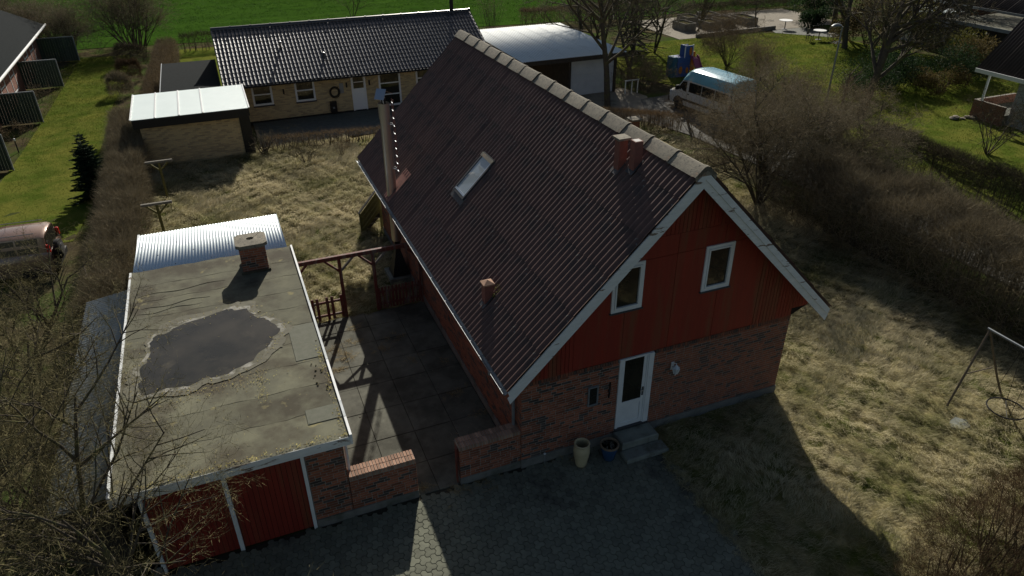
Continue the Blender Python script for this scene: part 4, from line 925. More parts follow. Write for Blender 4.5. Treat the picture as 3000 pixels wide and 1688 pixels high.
for (x,y,r,lb) in ((40.4,38.7,.55,'round white garden table beside the gravel yard'),(39.9,34.2,.5,'white round table on the far terrace')):
    t = thing('garden_table', lb, 'table', (x,y,0)); MB().lathe([(r,0),(r,.03)], (x,y,.70), 20).build('table_top', 'white_trim', t); MB().tube([(x,y,0),(x,y,.7)], .04, 8).build('leg', 'lead', t); MB().lathe([(.25,0),(.2,.04)], (x,y,0), 12).build('foot', 'lead', t)
for (x,y,a,lb) in ((38.9,34.1,.4,'dark garden chair left of the far white table'),(40.9,34.0,2.6,'dark garden chair right of the far white table')):
    t = thing('garden_chair', lb, 'chair', (x,y,0), rz=a); MB().box(-.22,.22,-.22,.22,.42,.46).build('seat', 'grey_wood', t); MB().box(-.22,.22,.19,.22,.5,.92).build('backrest', 'grey_wood', t)
    for (i,j) in ((-1,-1),(1,-1),(1,1),(-1,1)): MB().box(i*.19-.02,i*.19+.02,j*.19-.02,j*.19+.02,0,.42).build('leg', 'grey_wood', t)
pd2 = polysheet([(40.4+.75*math.cos(a)*(1+.15*math.sin(3*a)),32.8+.5*math.sin(a)*(1+.15*math.cos(2*a))) for a in np.linspace(0,6.0,16)], .02).build('garden_pond', 'water'); tag(pd2, 'small garden pond reflecting the sky near the far table', 'pond')
tr = struct('far_terrace', polysheet([(38.6,37.7),(41.4,34.6),(43,34.8),(42.5,38.6),(39,38.6)], .012), 'terrace')
# street lamp
sx_ = thing('street_lamp', 'slim grey street lamp standing by the right-hand trees', 'lamp', (27.9,20.4,0))
MB().tube([(27.9,20.4,0),(27.9,20.4,4.22)], [.06,.04], 8).build('post', 'zinc', sx_, smooth=True)
m = MB(); m.lathe([(.02,-.05),(.26,-.03),(.30,.03),(.20,.10),(.04,.14)], (0,0,0), 14); m.v = [(27.62+p[0]*1.15, 20.55+p[1]*.6, 4.24+p[2]) for p in m.v]; m.build('lamp_head', 'zinc', sx_, smooth=True)
# gate pillar, leaning post by the hedge
gpl = thing('brick_pillar', 'short dark brick pillar with slab cap behind the ridge', 'pillar', (14.0,18.8,0))
MB().box(13.8,14.2,18.6,19.0,0,1.12).build('shaft', 'red_far', gpl); MB().box(13.7,14.3,18.5,19.1,1.12,1.2).build('cap', 'ridge', gpl)
fp_ = thing('fence_post', 'leaning wooden post at the end of the clipped roadside hedge', 'post', (17.0,18.3,0))
MB().beam((17.05,18.1,0),(16.9,18.7,1.15),.09,.09).build('post', 'grey_wood', fp_)
bn = thing('metal_bench', 'pale metal rack standing beside the white garage door', 'rack', (18.3,26.6,0))
MB().box(17.95,18.9,26.5,26.56,.78,.84).build('top_rail', 'white_trim', bn)
for x in (18.0,18.45,18.85): MB().box(x-.02,x+.02,26.5,26.56,0,.78).build('leg', 'white_trim', bn)
# ------------------------------------------------------------------ vehicles and play tower
mat('van_white', (.62,.60,.54), rough=.3, spec=.5, coat=.4); mat('van_blue', (.17,.44,.56), (.19,.47,.59), 2, .22, spec=.6, coat=.6); mat('tyre', (.018,.018,.018), rough=.9); mat('rim', (.35,.35,.35), rough=.35, metal=.8)
mat('red_light', (.45,.015,.01), rough=.15, spec=.6); mat('car_brown', (.26,.165,.12), rough=.25, metal=.3, spec=.6, coat=.8); mat('trim_black', (.02,.02,.02), rough=.6)
def loft(st):
    """st: list of (x, [(y,z) half section from bottom side to top centre])"""
    m = MB(); n = len(st[0][1]); vs_ = []; fs = []
    for (x, pr) in st:
        vs_ += [(x,y,z) for (y,z) in pr]+[(x,-y,z) for (y,z) in reversed(pr[:-1])]
    k = 2*n-1
    for i in range(len(st)-1):
        for j in range(k-1): fs.append((i*k+j,i*k+j+1,(i+1)*k+j+1,(i+1)*k+j))
        fs.append((i*k+k-1,i*k,(i+1)*k,(i+1)*k+k-1))
    fs.append(tuple(range(k))); fs.append(tuple((len(st)-1)*k+j for j in reversed(range(k))))
    return m.add(vs_, fs)
def wheel(parent, x, y, r=.34, w_=.2):
    m = MB(); prof = [(r*.62,-w_/2),(r*.92,-w_/2),(r,-w_/2+.04),(r,w_/2-.04),(r*.92,w_/2),(r*.62,w_/2)]; m.lathe(prof, (0,0,0), 22)
    m.v = [(x+p[0], y+p[2], r+p[1]) for p in m.v]; t = m.build('wheel', 'tyre', parent, smooth=True)
    m = MB(); m.lathe([(.02,-w_/2+.03),(r*.62,-w_/2+.015),(r*.62,w_/2-.015),(.02,w_/2-.03)], (0,0,0), 14); m.v = [(x+p[0], y+p[2], r+p[1]) for p in m.v]; m.build('rim', 'rim', t)
    return t
VL = 4.9
van = thing('passenger_van', 'white high-roof van with light blue roof parked on the drive', 'van', (20.25,21.25,.02), rz=R_(97))
ORG[van.name] = (VL/2, 0, 0)
H = .90
def sec(zt, hw=H, tz=1.72): return [(hw-.02,.32),(hw,.55),(hw,1.1),(hw-.03,zt)]
body = loft([(0,[(H-.06,.36),(H-.04,.55),(H-.04,1.1),(H-.06,1.70),(0,1.72)]),(.12,[(H-.02,.32),(H,.55),(H,1.1),(H-.04,1.72),(0,1.74)]),(3.35,[(H-.02,.32),(H,.55),(H,1.1),(H-.05,1.72),(0,1.74)]),(3.85,[(H-.02,.32),(H,.55),(H,1.08),(H-.07,1.60),(0,1.66)]),(4.25,[(H-.02,.30),(H,.5),(H-.02,.98),(H-.10,1.18),(0,1.26)]),(4.70,[(H-.04,.30),(H-.03,.5),(H-.06,.86),(H-.14,1.00),(0,1.07)]),(4.88,[(H-.14,.34),(H-.12,.5),(H-.15,.74),(H-.24,.84),(0,.9)])])
body.build('body', 'van_white', van, smooth=True)
rf = loft([(.02,[(H-.06,1.705),(H-.09,2.0),(H-.16,2.22),(H-.36,2.31),(0,2.33)]),(.15,[(H-.04,1.725),(H-.08,2.02),(H-.15,2.25),(H-.36,2.34),(0,2.36)]),(3.0,[(H-.05,1.725),(H-.08,2.02),(H-.15,2.26),(H-.36,2.35),(0,2.37)]),(3.35,[(H-.05,1.725),(H-.09,1.98),(H-.16,2.20),(H-.38,2.30),(0,2.33)]),(3.62,[(H-.06,1.70),(H-.10,1.86),(H-.18,2.02),(H-.4,2.14),(0,2.18)]),(3.84,[(H-.08,1.62),(H-.11,1.68),(H-.2,1.76),(H-.42,1.84),(0,1.88)])])
vr = rf.build('roof', 'van_blue', van, smooth=True)
for y in (-.35,-.175,0,.175,.35): MB().beam((.3,y,2.362-abs(y)*.03),(3.0,y,2.374-abs(y)*.03),.04,.016).build('roof_rib', 'van_blue', vr)
ws = MB(); ws.add([(3.87,-.72,1.72),(3.87,.72,1.72),(4.27,.76,1.24),(4.27,-.76,1.24),(3.80,-.60,1.86),(3.80,.60,1.86)], [(0,1,2,3),(4,5,1,0)]); ws.build('windscreen', 'glass', van)
for s in (1,-1):
    MB().add([(3.42,s*(H-.028),1.66),(3.78,s*(H-.05),1.60),(4.12,s*(H-.02),1.14),(3.42,s*(H+.006),1.10)], [(0,1,2,3) if s<0 else (3,2,1,0)]).build('front_window', 'glass', van)
    for (a,b) in ((2.25,3.22),(1.25,2.20),(.25,1.20)): MB().add([(a,s*(H-.026),1.66),(b,s*(H-.026),1.66),(b,s*(H+.006),1.14),(a,s*(H+.006),1.14)], [(0,1,2,3) if s<0 else (3,2,1,0)]).build('side_window', 'glass', van)
    MB().box(.3,4.0,s*H-.008,s*H+.014,.58,.70).build('side_trim', 'trim_black', van)
    MB().box(3.15,3.27,s*H-.005,s*H+.02,.98,1.02).build('door_handle', 'trim_black', van)
    MB().bbox(3.98,4.08,min(s*(H+.02),s*(H+.22)),max(s*(H+.02),s*(H+.22)),1.12,1.36,.02).build('mirror', 'trim_black', van)
    MB().box(-.012,.10,min(s*(H-.12),s*(H+.004)),max(s*(H-.12),s*(H+.004)),.75,1.15).build('tail_light', 'red_light', van)
    MB().box(4.60,4.80,min(s*(H-.26),s*(H-.06)),max(s*(H-.26),s*(H-.06)),.72,.92).build('headlight', 'lantern_glass', van)
    for x in (.95,3.98): wheel(van, x, s*(H-.10)); 
    for x in (.95,3.98): MB().prism([(x+.42*math.cos(a),.34+.42*math.sin(a)) for a in np.linspace(0,math.pi,12)], 1, min(s*(H-.02),s*(H+.006)), max(s*(H-.02),s*(H+.006))).build('wheel_arch', 'trim_black', van)
for s in (1,-1):
    for x in (3.32,2.24,1.22): MB().box(x-.006,x+.006,min(s*(H-.005),s*(H+.0035)),max(s*(H-.005),s*(H+.0035)),.42,1.12).build('door_seam', 'trim_black', van)
MB().box(-.022,-.004,-.26,.26,.62,.74).build('number_plate', 'white_trim', van)
MB().add([(-.012,-.62,1.20),(-.012,.62,1.20),(.012,.60,1.64),(.012,-.60,1.64)], [(3,2,1,0)]).build('rear_window', 'glass', van)
MB().bbox(4.72,4.94,-.80,.80,.28,.56,.04).build('bumper', 'trim_black', van)
MB().tube([(3.0,.2,2.37),(2.9,.2,2.62)], .006, 4).build('antenna', 'trim_black', van)
# brown car, tail towards the hedge
car = thing('parked_car', 'metallic brown car parked at the left edge, seen behind bare twigs', 'car', (-10.95,15.05,0), rz=R_(176))
ORG[car.name] = (0,0,0)
K = .84
b = loft([(0.02,[(K-.10,.32),(K-.06,.5),(K-.07,.80),(K-.12,.95),(0,.97)]),(.16,[(K-.02,.26),(K,.5),(K,.82),(K-.08,.98),(0,1.0)]),(2.6,[(K-.02,.24),(K,.5),(K,.82),(K-.08,.97),(0,1.0)]),(3.5,[(K-.03,.26),(K-.01,.5),(K-.02,.74),(K-.12,.88),(0,.93)]),(3.95,[(K-.14,.3),(K-.12,.5),(K-.16,.66),(K-.28,.74),(0,.78)])])
b.build('body', 'car_brown', car, smooth=True)
cb = loft([(.10,[(K-.10,.96),(K-.14,1.2),(K-.22,1.45),(K-.36,1.52),(0,1.54)]),(.22,[(K-.09,.96),(K-.13,1.2),(K-.2,1.50),(K-.36,1.58),(0,1.61)]),(1.4,[(K-.09,.96),(K-.13,1.2),(K-.2,1.52),(K-.36,1.60),(0,1.63)]),(2.05,[(K-.09,.96),(K-.13,1.18),(K-.22,1.44),(K-.38,1.51),(0,1.54)]),(2.75,[(K-.09,.95),(K-.12,.97),(K-.2,1.0),(K-.38,1.02),(0,1.03)])])
cb.build('cabin', 'car_brown', car, smooth=True)
MB().add([(.06,-.66,.98),(.06,.66,.98),(.095,.56,1.47),(.095,-.56,1.47)], [(3,2,1,0)]).build('rear_window', 'glass', car)
MB().add([(2.06,-.50,1.53),(2.06,.50,1.53),(2.77,.62,1.03),(2.77,-.62,1.03)], [(0,1,2,3)]).build('windscreen', 'glass', car)
for s in (1,-1):
    for (a,b_,c,d) in ((.30,.95,.34,.95),(1.0,1.75,1.0,1.75),(1.8,2.0,1.8,2.5)):
        MB().add([(c,s*(K-.088),1.0),(d,s*(K-.088),1.0),(b_,s*(K-.188),1.47),(a,s*(K-.188),1.47)], [(0,1,2,3) if s>0 else (3,2,1,0)]).build('side_window', 'glass', car)
    MB().bbox(.0,.10,min(s*(K-.17),s*(K-.07)),max(s*(K-.17),s*(K-.07)),.98,1.24,.02).build('tail_light', 'red_light', car)
    for x in (.72,3.2): wheel(car, x, s*(K-.10), .32, .19)
    MB().tube([(.35,s*(K-.26),1.63),(1.9,s*(K-.26),1.62)], .014, 5).build('roof_rail', 'rim', car)
MB().bbox(-.06,.12,-.74,.74,.30,.52,.03).build('bumper', 'trim_black', car)
sm_ = MB(); sm_.lathe([(.05,0),(.20,.0),(.32,.03),(.34,.08),(.34,.16),(.30,.2),(.05,.21)], (0,0,0), 22); sm_.v = [(-p[2]+.02, .18+p[0], .82+p[1]) for p in sm_.v]; spw = sm_.build('spare_wheel', 'tyre', car, smooth=True)
sm_ = MB(); sm_.lathe([(.02,0),(.2,.0),(.2,.02),(.02,.03)], (0,0,0), 16); sm_.v = [(-.19-p[2], .18+p[0], .82+p[1]) for p in sm_.v]; sm_.build('rim', 'rim', spw)
MB().tube([(1.3,.1,1.62),(1.2,.1,1.90)], .005, 4).build('antenna', 'trim_black', car)
# toy tower with slide
mat('toy_blue', (.045,.10,.30), (.05,.12,.34), 3, .5); mat('toy_teal', (.03,.13,.20), rough=.5); mat('toy_pink', (.36,.10,.17), rough=.45); mat('toy_orange', (.55,.19,.03), rough=.5)
ty = thing('play_tower', 'blue plastic play tower with pink slide and orange windows on the lawn', 'play tower', (23.7,28.9,0))
bx_ = lambda *a: MB().bbox(*a)
bx_(23.1,24.05,28.7,29.5,0,1.25,.04).build('base_box', 'toy_blue', ty); bx_(22.75,23.1,28.75,29.4,0,1.28,.04).build('climbing_wall', 'toy_teal', ty)
m = MB(); m.box(23.62,24.2,28.7,28.76,1.25,1.95); m.box(23.62,24.2,29.30,29.36,1.25,1.90); m.box(23.62,23.67,28.76,29.30,1.25,1.95); m.build('tower', 'toy_blue', ty)
for x in (23.58,24.18): MB().tube([(x,28.72,1.2),(x,28.72,2.0)], .04, 8).build('tower_post', 'white_trim', ty)
for (x,z,r,s) in ((23.35,.45,.13,.24),(23.85,.40,.10,.2),(23.98,1.6,.10,.26)): 
    MB().prism([(x+r*math.cos(a),z+s*math.sin(a)) for a in np.linspace(0,2*math.pi,14)[:-1]], 1, 28.665 if z<1 else 28.66, 28.702).build('window', 'toy_orange', ty)
m = MB(); pr = [(0,1.22),(.25,1.15),(.55,.72),(.8,.48),(1.1,.16),(1.25,.12)]
for i in range(5):
    (a,za),(c,zc) = pr[i],pr[i+1]; 
    m.add([(24.02,28.66-a,za),(24.48,28.66-a,za),(24.48,28.66-c,zc),(24.02,28.66-c,zc)], [(3,2,1,0)])
    for x in (24.02,24.48): m.add([(x-.02,28.66-a,za-.04),(x+.02,28.66-a,za-.04),(x+.02,28.66-c,zc-.04),(x-.02,28.66-c,zc-.04),(x-.02,28.66-a,za+.16),(x+.02,28.66-a,za+.16),(x+.02,28.66-c,zc+.16),(x-.02,28.66-c,zc+.16)], [(4,5,6,7),(0,4,7,3),(1,2,6,5),(0,1,5,4),(3,7,6,2)])
m.build('slide', 'toy_pink', ty); bx_(24.2,24.5,28.85,29.2,.3,1.5,.04).build('side_panel', 'toy_orange', ty)
# ------------------------------------------------------------------ vegetation
mat('bark', (.10,.085,.065), (.065,.055,.045), 9, .95, bump=.01, bscale=30, c3=(.12,.12,.05), s3=3, t3=(.5,.65), spec=.1)
mat('twig_grey', (.115,.097,.062), amix=(.30,.25,.16), rough=.9, spec=.1, trans=.12)
mat('twig_lichen', (.100,.088,.046), amix=(.30,.26,.125), rough=.9, spec=.1, trans=.08)
mat('twig_brown', (.105,.080,.049), amix=(.27,.205,.125), rough=.9, spec=.1, trans=.12)
mat('twig_red', (.062,.040,.022), amix=(.15,.098,.052), rough=.9, spec=.1, trans=.08)
mat('twig_dark', (.050,.041,.026), amix=(.125,.105,.06), rough=.9, spec=.1, trans=.08)
mat('needle', (.010,.026,.012), amix=(.026,.050,.022), rough=.8, spec=.1)
mat('twig_tan', (.22,.16,.09), amix=(.36,.27,.16), rough=.9, spec=.1)
mat('leaf_dark', (.012,.032,.012), amix=(.040,.066,.024), rough=.75, spec=.15, trans=.3)
mat('leaf_olive', (.06,.065,.015), amix=(.15,.14,.030), rough=.7, spec=.2, trans=.35)
mat('leaf_brown', (.07,.055,.020), amix=(.13,.10,.04), rough=.8, spec=.15, trans=.35)
NR_ = np.random.default_rng(7)
def tubes_np(P0, P1, R0, R1, n):
    P0,P1 = np.asarray(P0,float),np.asarray(P1,float); R0,R1 = np.asarray(R0),np.asarray(R1); N = len(P0)
    D = P1-P0; D /= np.maximum(np.linalg.norm(D,axis=1,keepdims=True),1e-6)
    ref = np.where(np.abs(D[:,2:3])<.9, np.array([[0,0,1.]]), np.array([[1.,0,0]])); A = np.cross(D,ref); A /= np.linalg.norm(A,axis=1,keepdims=True); B = np.cross(D,A)
    ang = np.arange(n)*2*np.pi/n; ring = A[:,None,:]*np.cos(ang)[None,:,None]+B[:,None,:]*np.sin(ang)[None,:,None]
    V = np.concatenate([P0[:,None,:]+ring*R0[:,None,None], P1[:,None,:]+ring*R1[:,None,None]],1)
    base = (np.arange(N)*2*n)[:,None]; j = np.arange(n)[None,:]
    F = np.stack([base+j, base+(j+1)%n, base+n+(j+1)%n, base+n+j],2).reshape(-1,4)
    return V.reshape(-1,3), F
def tris_np(P0, P1, Wd, rng):
    P0,P1 = np.asarray(P0,float),np.asarray(P1,float); N = len(P0); D = P1-P0; S = np.cross(D, rng.normal(size=(N,3))); S /= np.maximum(np.linalg.norm(S,axis=1,keepdims=True),1e-9)
    S *= np.asarray(Wd).reshape(-1,1)/2; V = np.stack([P0-S,P0+S,P1],1).reshape(-1,3); F = np.arange(3*N).reshape(N,3); return V, F
class Skel:
    def __init__(s, seed): s.r = random.Random(seed); s.t = []; s.w = []
    def branch(s, p, d, L, r, lev, maxlev, kids, jit, up, wmin):
        R = s.r; n = 4 if lev <= 1 else 3; q = Vector(p); d = Vector(d).normalized(); st = L/n; pts = [q.copy()]
        for i in range(n):
            jj = jit*(1+.3*lev); d = (d+Vector((R.uniform(-jj,jj),R.uniform(-jj,jj),R.uniform(-jj,jj)+up))).normalized()
            e = q+d*st*R.uniform(.85,1.15); a0 = r*(1-.75*i/n); a1 = r*(1-.75*(i+1)/n)
            if e.z < .03: e.z = .03
            if lev >= maxlev or a0 < .007: s.w.append((q[:],e[:] if i < n-1 else (e+d*st*.3)[:],max(a0*1.3,wmin)))
            else: s.t.append((q[:],e[:],a0,a1))
            q = e; pts.append((q.copy(), d.copy()))
        if lev < maxlev:
            k = kids[min(lev,len(kids)-1)]
            for i in range(k):
                t = R.uniform(.3,1.0) if lev else R.uniform(s.start,1.0); x = min(n-1,int(t*n)); a = pts[x] if x == 0 else pts[x][0]; b, db = pts[x+1]; f = t*n-x
                pp = a.lerp(b, f); side = Vector((R.gauss(0,1),R.gauss(0,1),R.gauss(0,.7))); side = (side-db*side.dot(db)).normalized()
                nd = (db*R.uniform(.45,.9)+side*R.uniform(.55,1.0)).normalized()
                s.branch(pp, nd, L*R.uniform(.42,.66)*(1.1-.35*t), max(r*.52*(1.1-.5*t),.004), lev+1, maxlev, kids, jit, up, wmin)
    start = .3
def veg_object(sk, name, label, cat, base, bark='bark', twig='twig_grey', group=None, n=5, parts=('trunk','crown')):
    t = thing(name, label, cat, base, group=group); rng = np.random.default_rng(len(sk.w)+11)
    if sk.t:
        P0,P1,R0,R1 = zip(*sk.t); V,F = tubes_np(P0,P1,R0,R1,n); link(parts[0], npmesh(parts[0], V-np.array(base), [F], smooth=True), t, MATS[bark])
        if parts[0] == 'stems': t.children[0]['kind'] = 'stuff'
    P0,P1,Wd = zip(*sk.w); V,F = tris_np(P0,P1,Wd,rng); link(parts[1], npmesh(parts[1], V-np.array(base), [F], attr=rng.random(len(F))**1.5), t, MATS[twig])
    return t
def copy_tree(src, loc, rz, sc, label, group=None):
    c = src.copy(); COL.objects.link(c); c.location = loc; c.rotation_euler = (0,0,rz); c.scale = (sc,)*3 if not isinstance(sc,tuple) else sc
    tag(c, label, None, group)
    for ch in src.children: k = ch.copy(); COL.objects.link(k); k.parent = c
    return c
def bare_tree(seed, label, base, h, r, kids=(9,7,6,5), lev=3, jit=.18, up=.06, start=.3, lean=(0,0), wmin=.008, twig='twig_grey', group=None, trunks=1, name='bare_tree'):
    s = Skel(seed); s.start = start
    for k in range(trunks):
        a = s.r.uniform(0,6.28); sp_ = .0 if trunks == 1 else (.32 if trunks < 6 else s.r.uniform(.15,.7))
        s.branch(base, (lean[0]+sp_*math.cos(a),lean[1]+sp_*math.sin(a),1), h*(1 if k == 0 else s.r.uniform(.7,.95)), r*(1 if k == 0 else .75), 0, lev, kids, jit*.6, up, wmin)
    return veg_object(s, name, label, 'tree', base, twig=twig, group=group)
def shrub(seed, label, base, h, spread, stems=14, kids=(7,6,5), lev=2, r=.018, jit=.2, up=.05, wmin=.007, twig='twig_brown', group=None, name='bare_shrub', foot=.12):
    s = Skel(seed); s.start = .25
    for k in range(stems):
        a = s.r.uniform(0,6.28); t = s.r.random()**.6*spread; b = (base[0]+foot*math.cos(a)*s.r.random(), base[1]+foot*math.sin(a)*s.r.random(), base[2])
        s.branch(b, (t*math.cos(a),t*math.sin(a),1), h*s.r.uniform(.7,1.05), r*s.r.uniform(.6,1.1), 0, lev, kids, jit, up, wmin)
    return veg_object(s, name, label, 'shrub', base, twig=twig, group=group, n=4, parts=('stems','twigs'))
def hedge(name, label, poly_c, halfw, h, n, twig, seed, lump=.0, L=(.14,.34), wd=.012, core=True, stemn=0, upb=.6, cat='hedge', hfun=None, show=.0):
    """twiggy hedge following the polyline poly_c (x,y)"""
    rng = np.random.default_rng(seed); pc_ = np.array(poly_c,float); seg = np.diff(pc_,axis=0); ln_ = np.linalg.norm(seg,axis=1); cum = np.concatenate([[0],np.cumsum(ln_)])
    u = rng.random(n)*cum[-1]; i = np.clip(np.searchsorted(cum,u)-1,0,len(seg)-1); f = ((u-cum[i])/ln_[i])[:,None]
    c = pc_[i]+seg[i]*f; T = seg[i]/ln_[i][:,None]; Nn = np.stack([-T[:,1],T[:,0]],1)
    lat = np.clip(rng.uniform(-1,1,n)+rng.normal(0,.06,n),-1.1,1.1); zz = rng.random(n)**(.75 if not show else .6)
    k = 1+lump*wob(c[:,0]+lat*halfw,c[:,1],1.3,seed); hh = h*k*(1-.22*np.abs(lat)**4 if lump else 1-.06*np.abs(lat)**6)
    hw = halfw*(1+lump*.8*wob(c[:,0],c[:,1],.9,seed+3))
    surf = rng.random(n) < .55; zz = np.where(surf & (np.abs(lat) < .85), rng.uniform(.8,1.0,n), zz)
    p = np.stack([c[:,0]+Nn[:,0]*lat*hw, c[:,1]+Nn[:,1]*lat*hw, zz*hh],1)
    d = rng.normal(size=(n,3))*.55; d[:,2] += upb; d[:,0] += Nn[:,0]*lat*.5; d[:,1] += Nn[:,1]*lat*.5; d /= np.linalg.norm(d,axis=1,keepdims=True)
    l_ = rng.uniform(L[0],L[1],n)[:,None]; q = p+d*l_; q[:,2] = np.maximum(q[:,2],.02)
    V,F = tris_np(p,q,rng.uniform(.6,1.2,n)*wd,rng); m0 = (pc_.mean(0)[0],pc_.mean(0)[1],0)
    t = thing(name, label, cat, m0); link('twigs', npmesh('twigs', V-np.array(m0), [F], attr=rng.random(n)**1.6), t, MATS[twig])
    if stemn:
        u = rng.random(stemn)*cum[-1]; i = np.clip(np.searchsorted(cum,u)-1,0,len(seg)-1); f = ((u-cum[i])/ln_[i])[:,None]; c = pc_[i]+seg[i]*f; T = seg[i]/ln_[i][:,None]
        lat = rng.uniform(-.6,.6,stemn)*halfw; P0 = np.stack([c[:,0]-T[:,1]*lat,c[:,1]+T[:,0]*lat,np.zeros(stemn)],1); P1 = P0+np.stack([rng.normal(0,.12,stemn),rng.normal(0,.12,stemn),rng.uniform(.6,.95,stemn)*h],1)
        V,F = tubes_np(P0,P1,np.full(stemn,.02),np.full(stemn,.008),4); link('stems', npmesh('stems', V-np.array(m0), [F], smooth=True), t, MATS['bark'])['kind'] = 'stuff'
    return t
def leafy(seed, label, c, rad, n, m, L=(.06,.13), wd=.5, name='leafy_bush', cat='bush', group=None, lobes=9):
    rng = np.random.default_rng(seed); R = random.Random(seed); t = thing(name, label, cat, (c[0],c[1],0), group=group); P = []
    lb = [(R.uniform(-.65,.65)*rad[0],R.uniform(-.65,.65)*rad[1],R.uniform(.35,.8)*rad[2],R.uniform(.3,.5)) for _ in range(lobes)]
    k = rng.integers(0,lobes,n); dirs = rng.normal(size=(n,3)); dirs /= np.linalg.norm(dirs,axis=1,keepdims=True); rr_ = rng.random(n)**.35
    lbA = np.array(lb); P0 = lbA[k,:3]+dirs*rr_[:,None]*lbA[k,3:4]*np.array(rad)*np.array([1,1,.9]); P0[:,2] = np.maximum(P0[:,2],.02)
    d = dirs*.6+rng.normal(size=(n,3))*.5; d[:,2] += .25; d /= np.linalg.norm(d,axis=1,keepdims=True); l_ = rng.uniform(L[0],L[1],n)
    S = np.cross(d,rng.normal(size=(n,3))); S /= np.linalg.norm(S,axis=1,keepdims=True); mid = P0+d*l_[:,None]*.5; tip = P0+d*l_[:,None]; S = S*(l_*wd*.5)[:,None]
    V = np.stack([P0,mid-S,tip,mid+S],1).reshape(-1,3); F = np.arange(4*n).reshape(n,4)
    link('foliage', npmesh('foliage', V, [F], attr=rng.random(n)**1.3), t, MATS[m])
    mb = MB()
    for i in range(6): a = R.uniform(0,6.28); mb.tube([(.1*math.cos(a),.1*math.sin(a),0),(rad[0]*.45*math.cos(a),rad[1]*.45*math.sin(a),rad[2]*.6)], [.03,.012], 5)
    link('stems', mb.mesh('stems'), t, MATS['bark'])['kind'] = 'stuff'; return t
def spruce(seed, label, base, h, r, m='needle', whorl=.10, name='spruce_tree'):
    R = random.Random(seed); t = thing(name, label, 'tree', base); tr_ = MB(); tr_.tube([(0,0,0),(0,0,h*.6),(0.02,0.01,h)], [.045*h/3,.02*h/3,.006], 7); link('trunk', tr_.mesh('trunk',True), t, MATS['bark'])
    P0,P1,Wd = [],[],[]; z = .15
    while z < h*.97:
        f = z/h; rad = r*(1-f)**.85*R.uniform(.85,1.1); nb_ = 7 if f < .75 else 5
        a0 = R.uniform(0,6.28)
        for k in range(nb_):
            a = a0+6.283*k/nb_+R.uniform(-.25,.25); ln_ = rad*R.uniform(.8,1.12)+.08; droop = -.12+.4*f; d = Vector((math.cos(a),math.sin(a),droop)).normalized(); b = Vector((0,0,z))
            P0.append(b[:]); P1.append((b+d*ln_)[:]); Wd.append(.02)
            ns = max(4,int(ln_/.03)); sd = d.cross(Vector((0,0,1))).normalized()
            for i in range(ns):
                tt = (i+.5)/ns; q = b+d*ln_*tt; sl_ = (.22*(1-tt)+.06)*min(1,ln_*1.6+.2)
                for s in (-1,1):
                    e = q+(d*.75+sd*s*.8+Vector((0,0,R.uniform(-.1,.12)))).normalized()*sl_; P0.append(q[:]); P1.append(e[:]); Wd.append(.05)
                    for u_ in (.35,.7):
                        w0 = q.lerp(e,u_); P0.append(w0[:]); P1.append((w0+(d+Vector((0,0,R.uniform(-.2,.4)))+sd*s*R.uniform(-.6,.9)).normalized()*.07)[:]); Wd.append(.032)
        z += whorl*(1.0+.25*R.random())*(1 if f < .7 else 1.25)
    rng = np.random.default_rng(seed); V,F = tris_np(P0,P1,Wd,rng); link('crown', npmesh('crown', V, [F], attr=rng.random(len(F))), t, MATS[m]); return t

# foreground trees, bottom left
FK = (10,8,7,5)
bare_tree(101, 'bare lichen-covered tree standing in front of the red garage door', (-6.9,-2.0,0), 4.4, .07, (9,7,7,5), 4, .22, .045, .30, (-.04,.12), .0065, 'twig_lichen', 'bare trees at the garage', trunks=2)
bare_tree(102, 'bare tree at the front left corner of the garage', (-8.8,-.7,0), 4.7, .085, FK, 4, .22, .045, .25, (.0,.05), .0065, 'twig_lichen', 'bare trees at the garage', trunks=4)
bare_tree(103, 'bare tree left of the blue side shed roof', (-10.2,3.0,0), 4.3, .08, FK, 4, .23, .045, .25, (0,0), .0075, 'twig_lichen', 'bare trees at the garage', trunks=3)
bare_tree(104, 'bare multi-stemmed tree in front of the brown car', (-10.9,8.2,0), 3.4, .08, FK, 4, .23, .045, .2, (0,0), .008, 'twig_lichen', 'bare trees at the garage', trunks=3)
shrub(105, 'pale twiggy shrub at the bottom edge left of the paved yard', (-5.9,-5.0,0), 3.0, .75, 14, (8,7,6), 3, .02, .24, .02, .0065, 'twig_lichen')
shrub(106, 'tangled bare shrub in the bottom left picture corner', (-9.6,-3.0,0), 3.8, .8, 20, (8,7,6), 3, .022, .24, .02, .007, 'twig_lichen')
shrub(107, 'tangled bare shrub at the left edge below the car', (-11.6,5.0,0), 3.0, .8, 18, (8,7,6), 3, .02, .24, .02, .008, 'twig_lichen')
# hedges
hedge('overgrown_hedge', 'long overgrown bare hedge between the left lawn and the dry garden', [(-9.0,9.0),(-9.0,14),(-9.0,19),(-9.1,24),(-9.4,30)], .80, 1.5, 60000, 'twig_grey', 201, .13, (.2,.5), .011, stemn=160)
hedge('clipped_hedge', 'clipped brown hedge with rounded end leading to the field', [(-8.2,30.5),(-8.0,38),(-7.75,44),(-7.6,48.3)], .72, 1.5, 26000, 'twig_brown', 202, .02, (.12,.28), .016, stemn=80)
hedge('overgrown_hedge', 'dark overgrown bare hedge along the road on the right', [(16.2,-8),(16.3,-3),(16.3,2),(16.2,6),(16.0,9.2)], 1.8, 2.45, 110000, 'twig_grey', 203, .16, (.25,.65), .012, stemn=300)
hedge('roadside_hedge', 'dark clipped hedge on the far side of the road', [(22.9,-6),(22.9,1),(22.9,7),(23.0,12.4)], .66, 1.7, 46000, 'twig_dark', 204, .06, (.15,.38), .014, stemn=90)
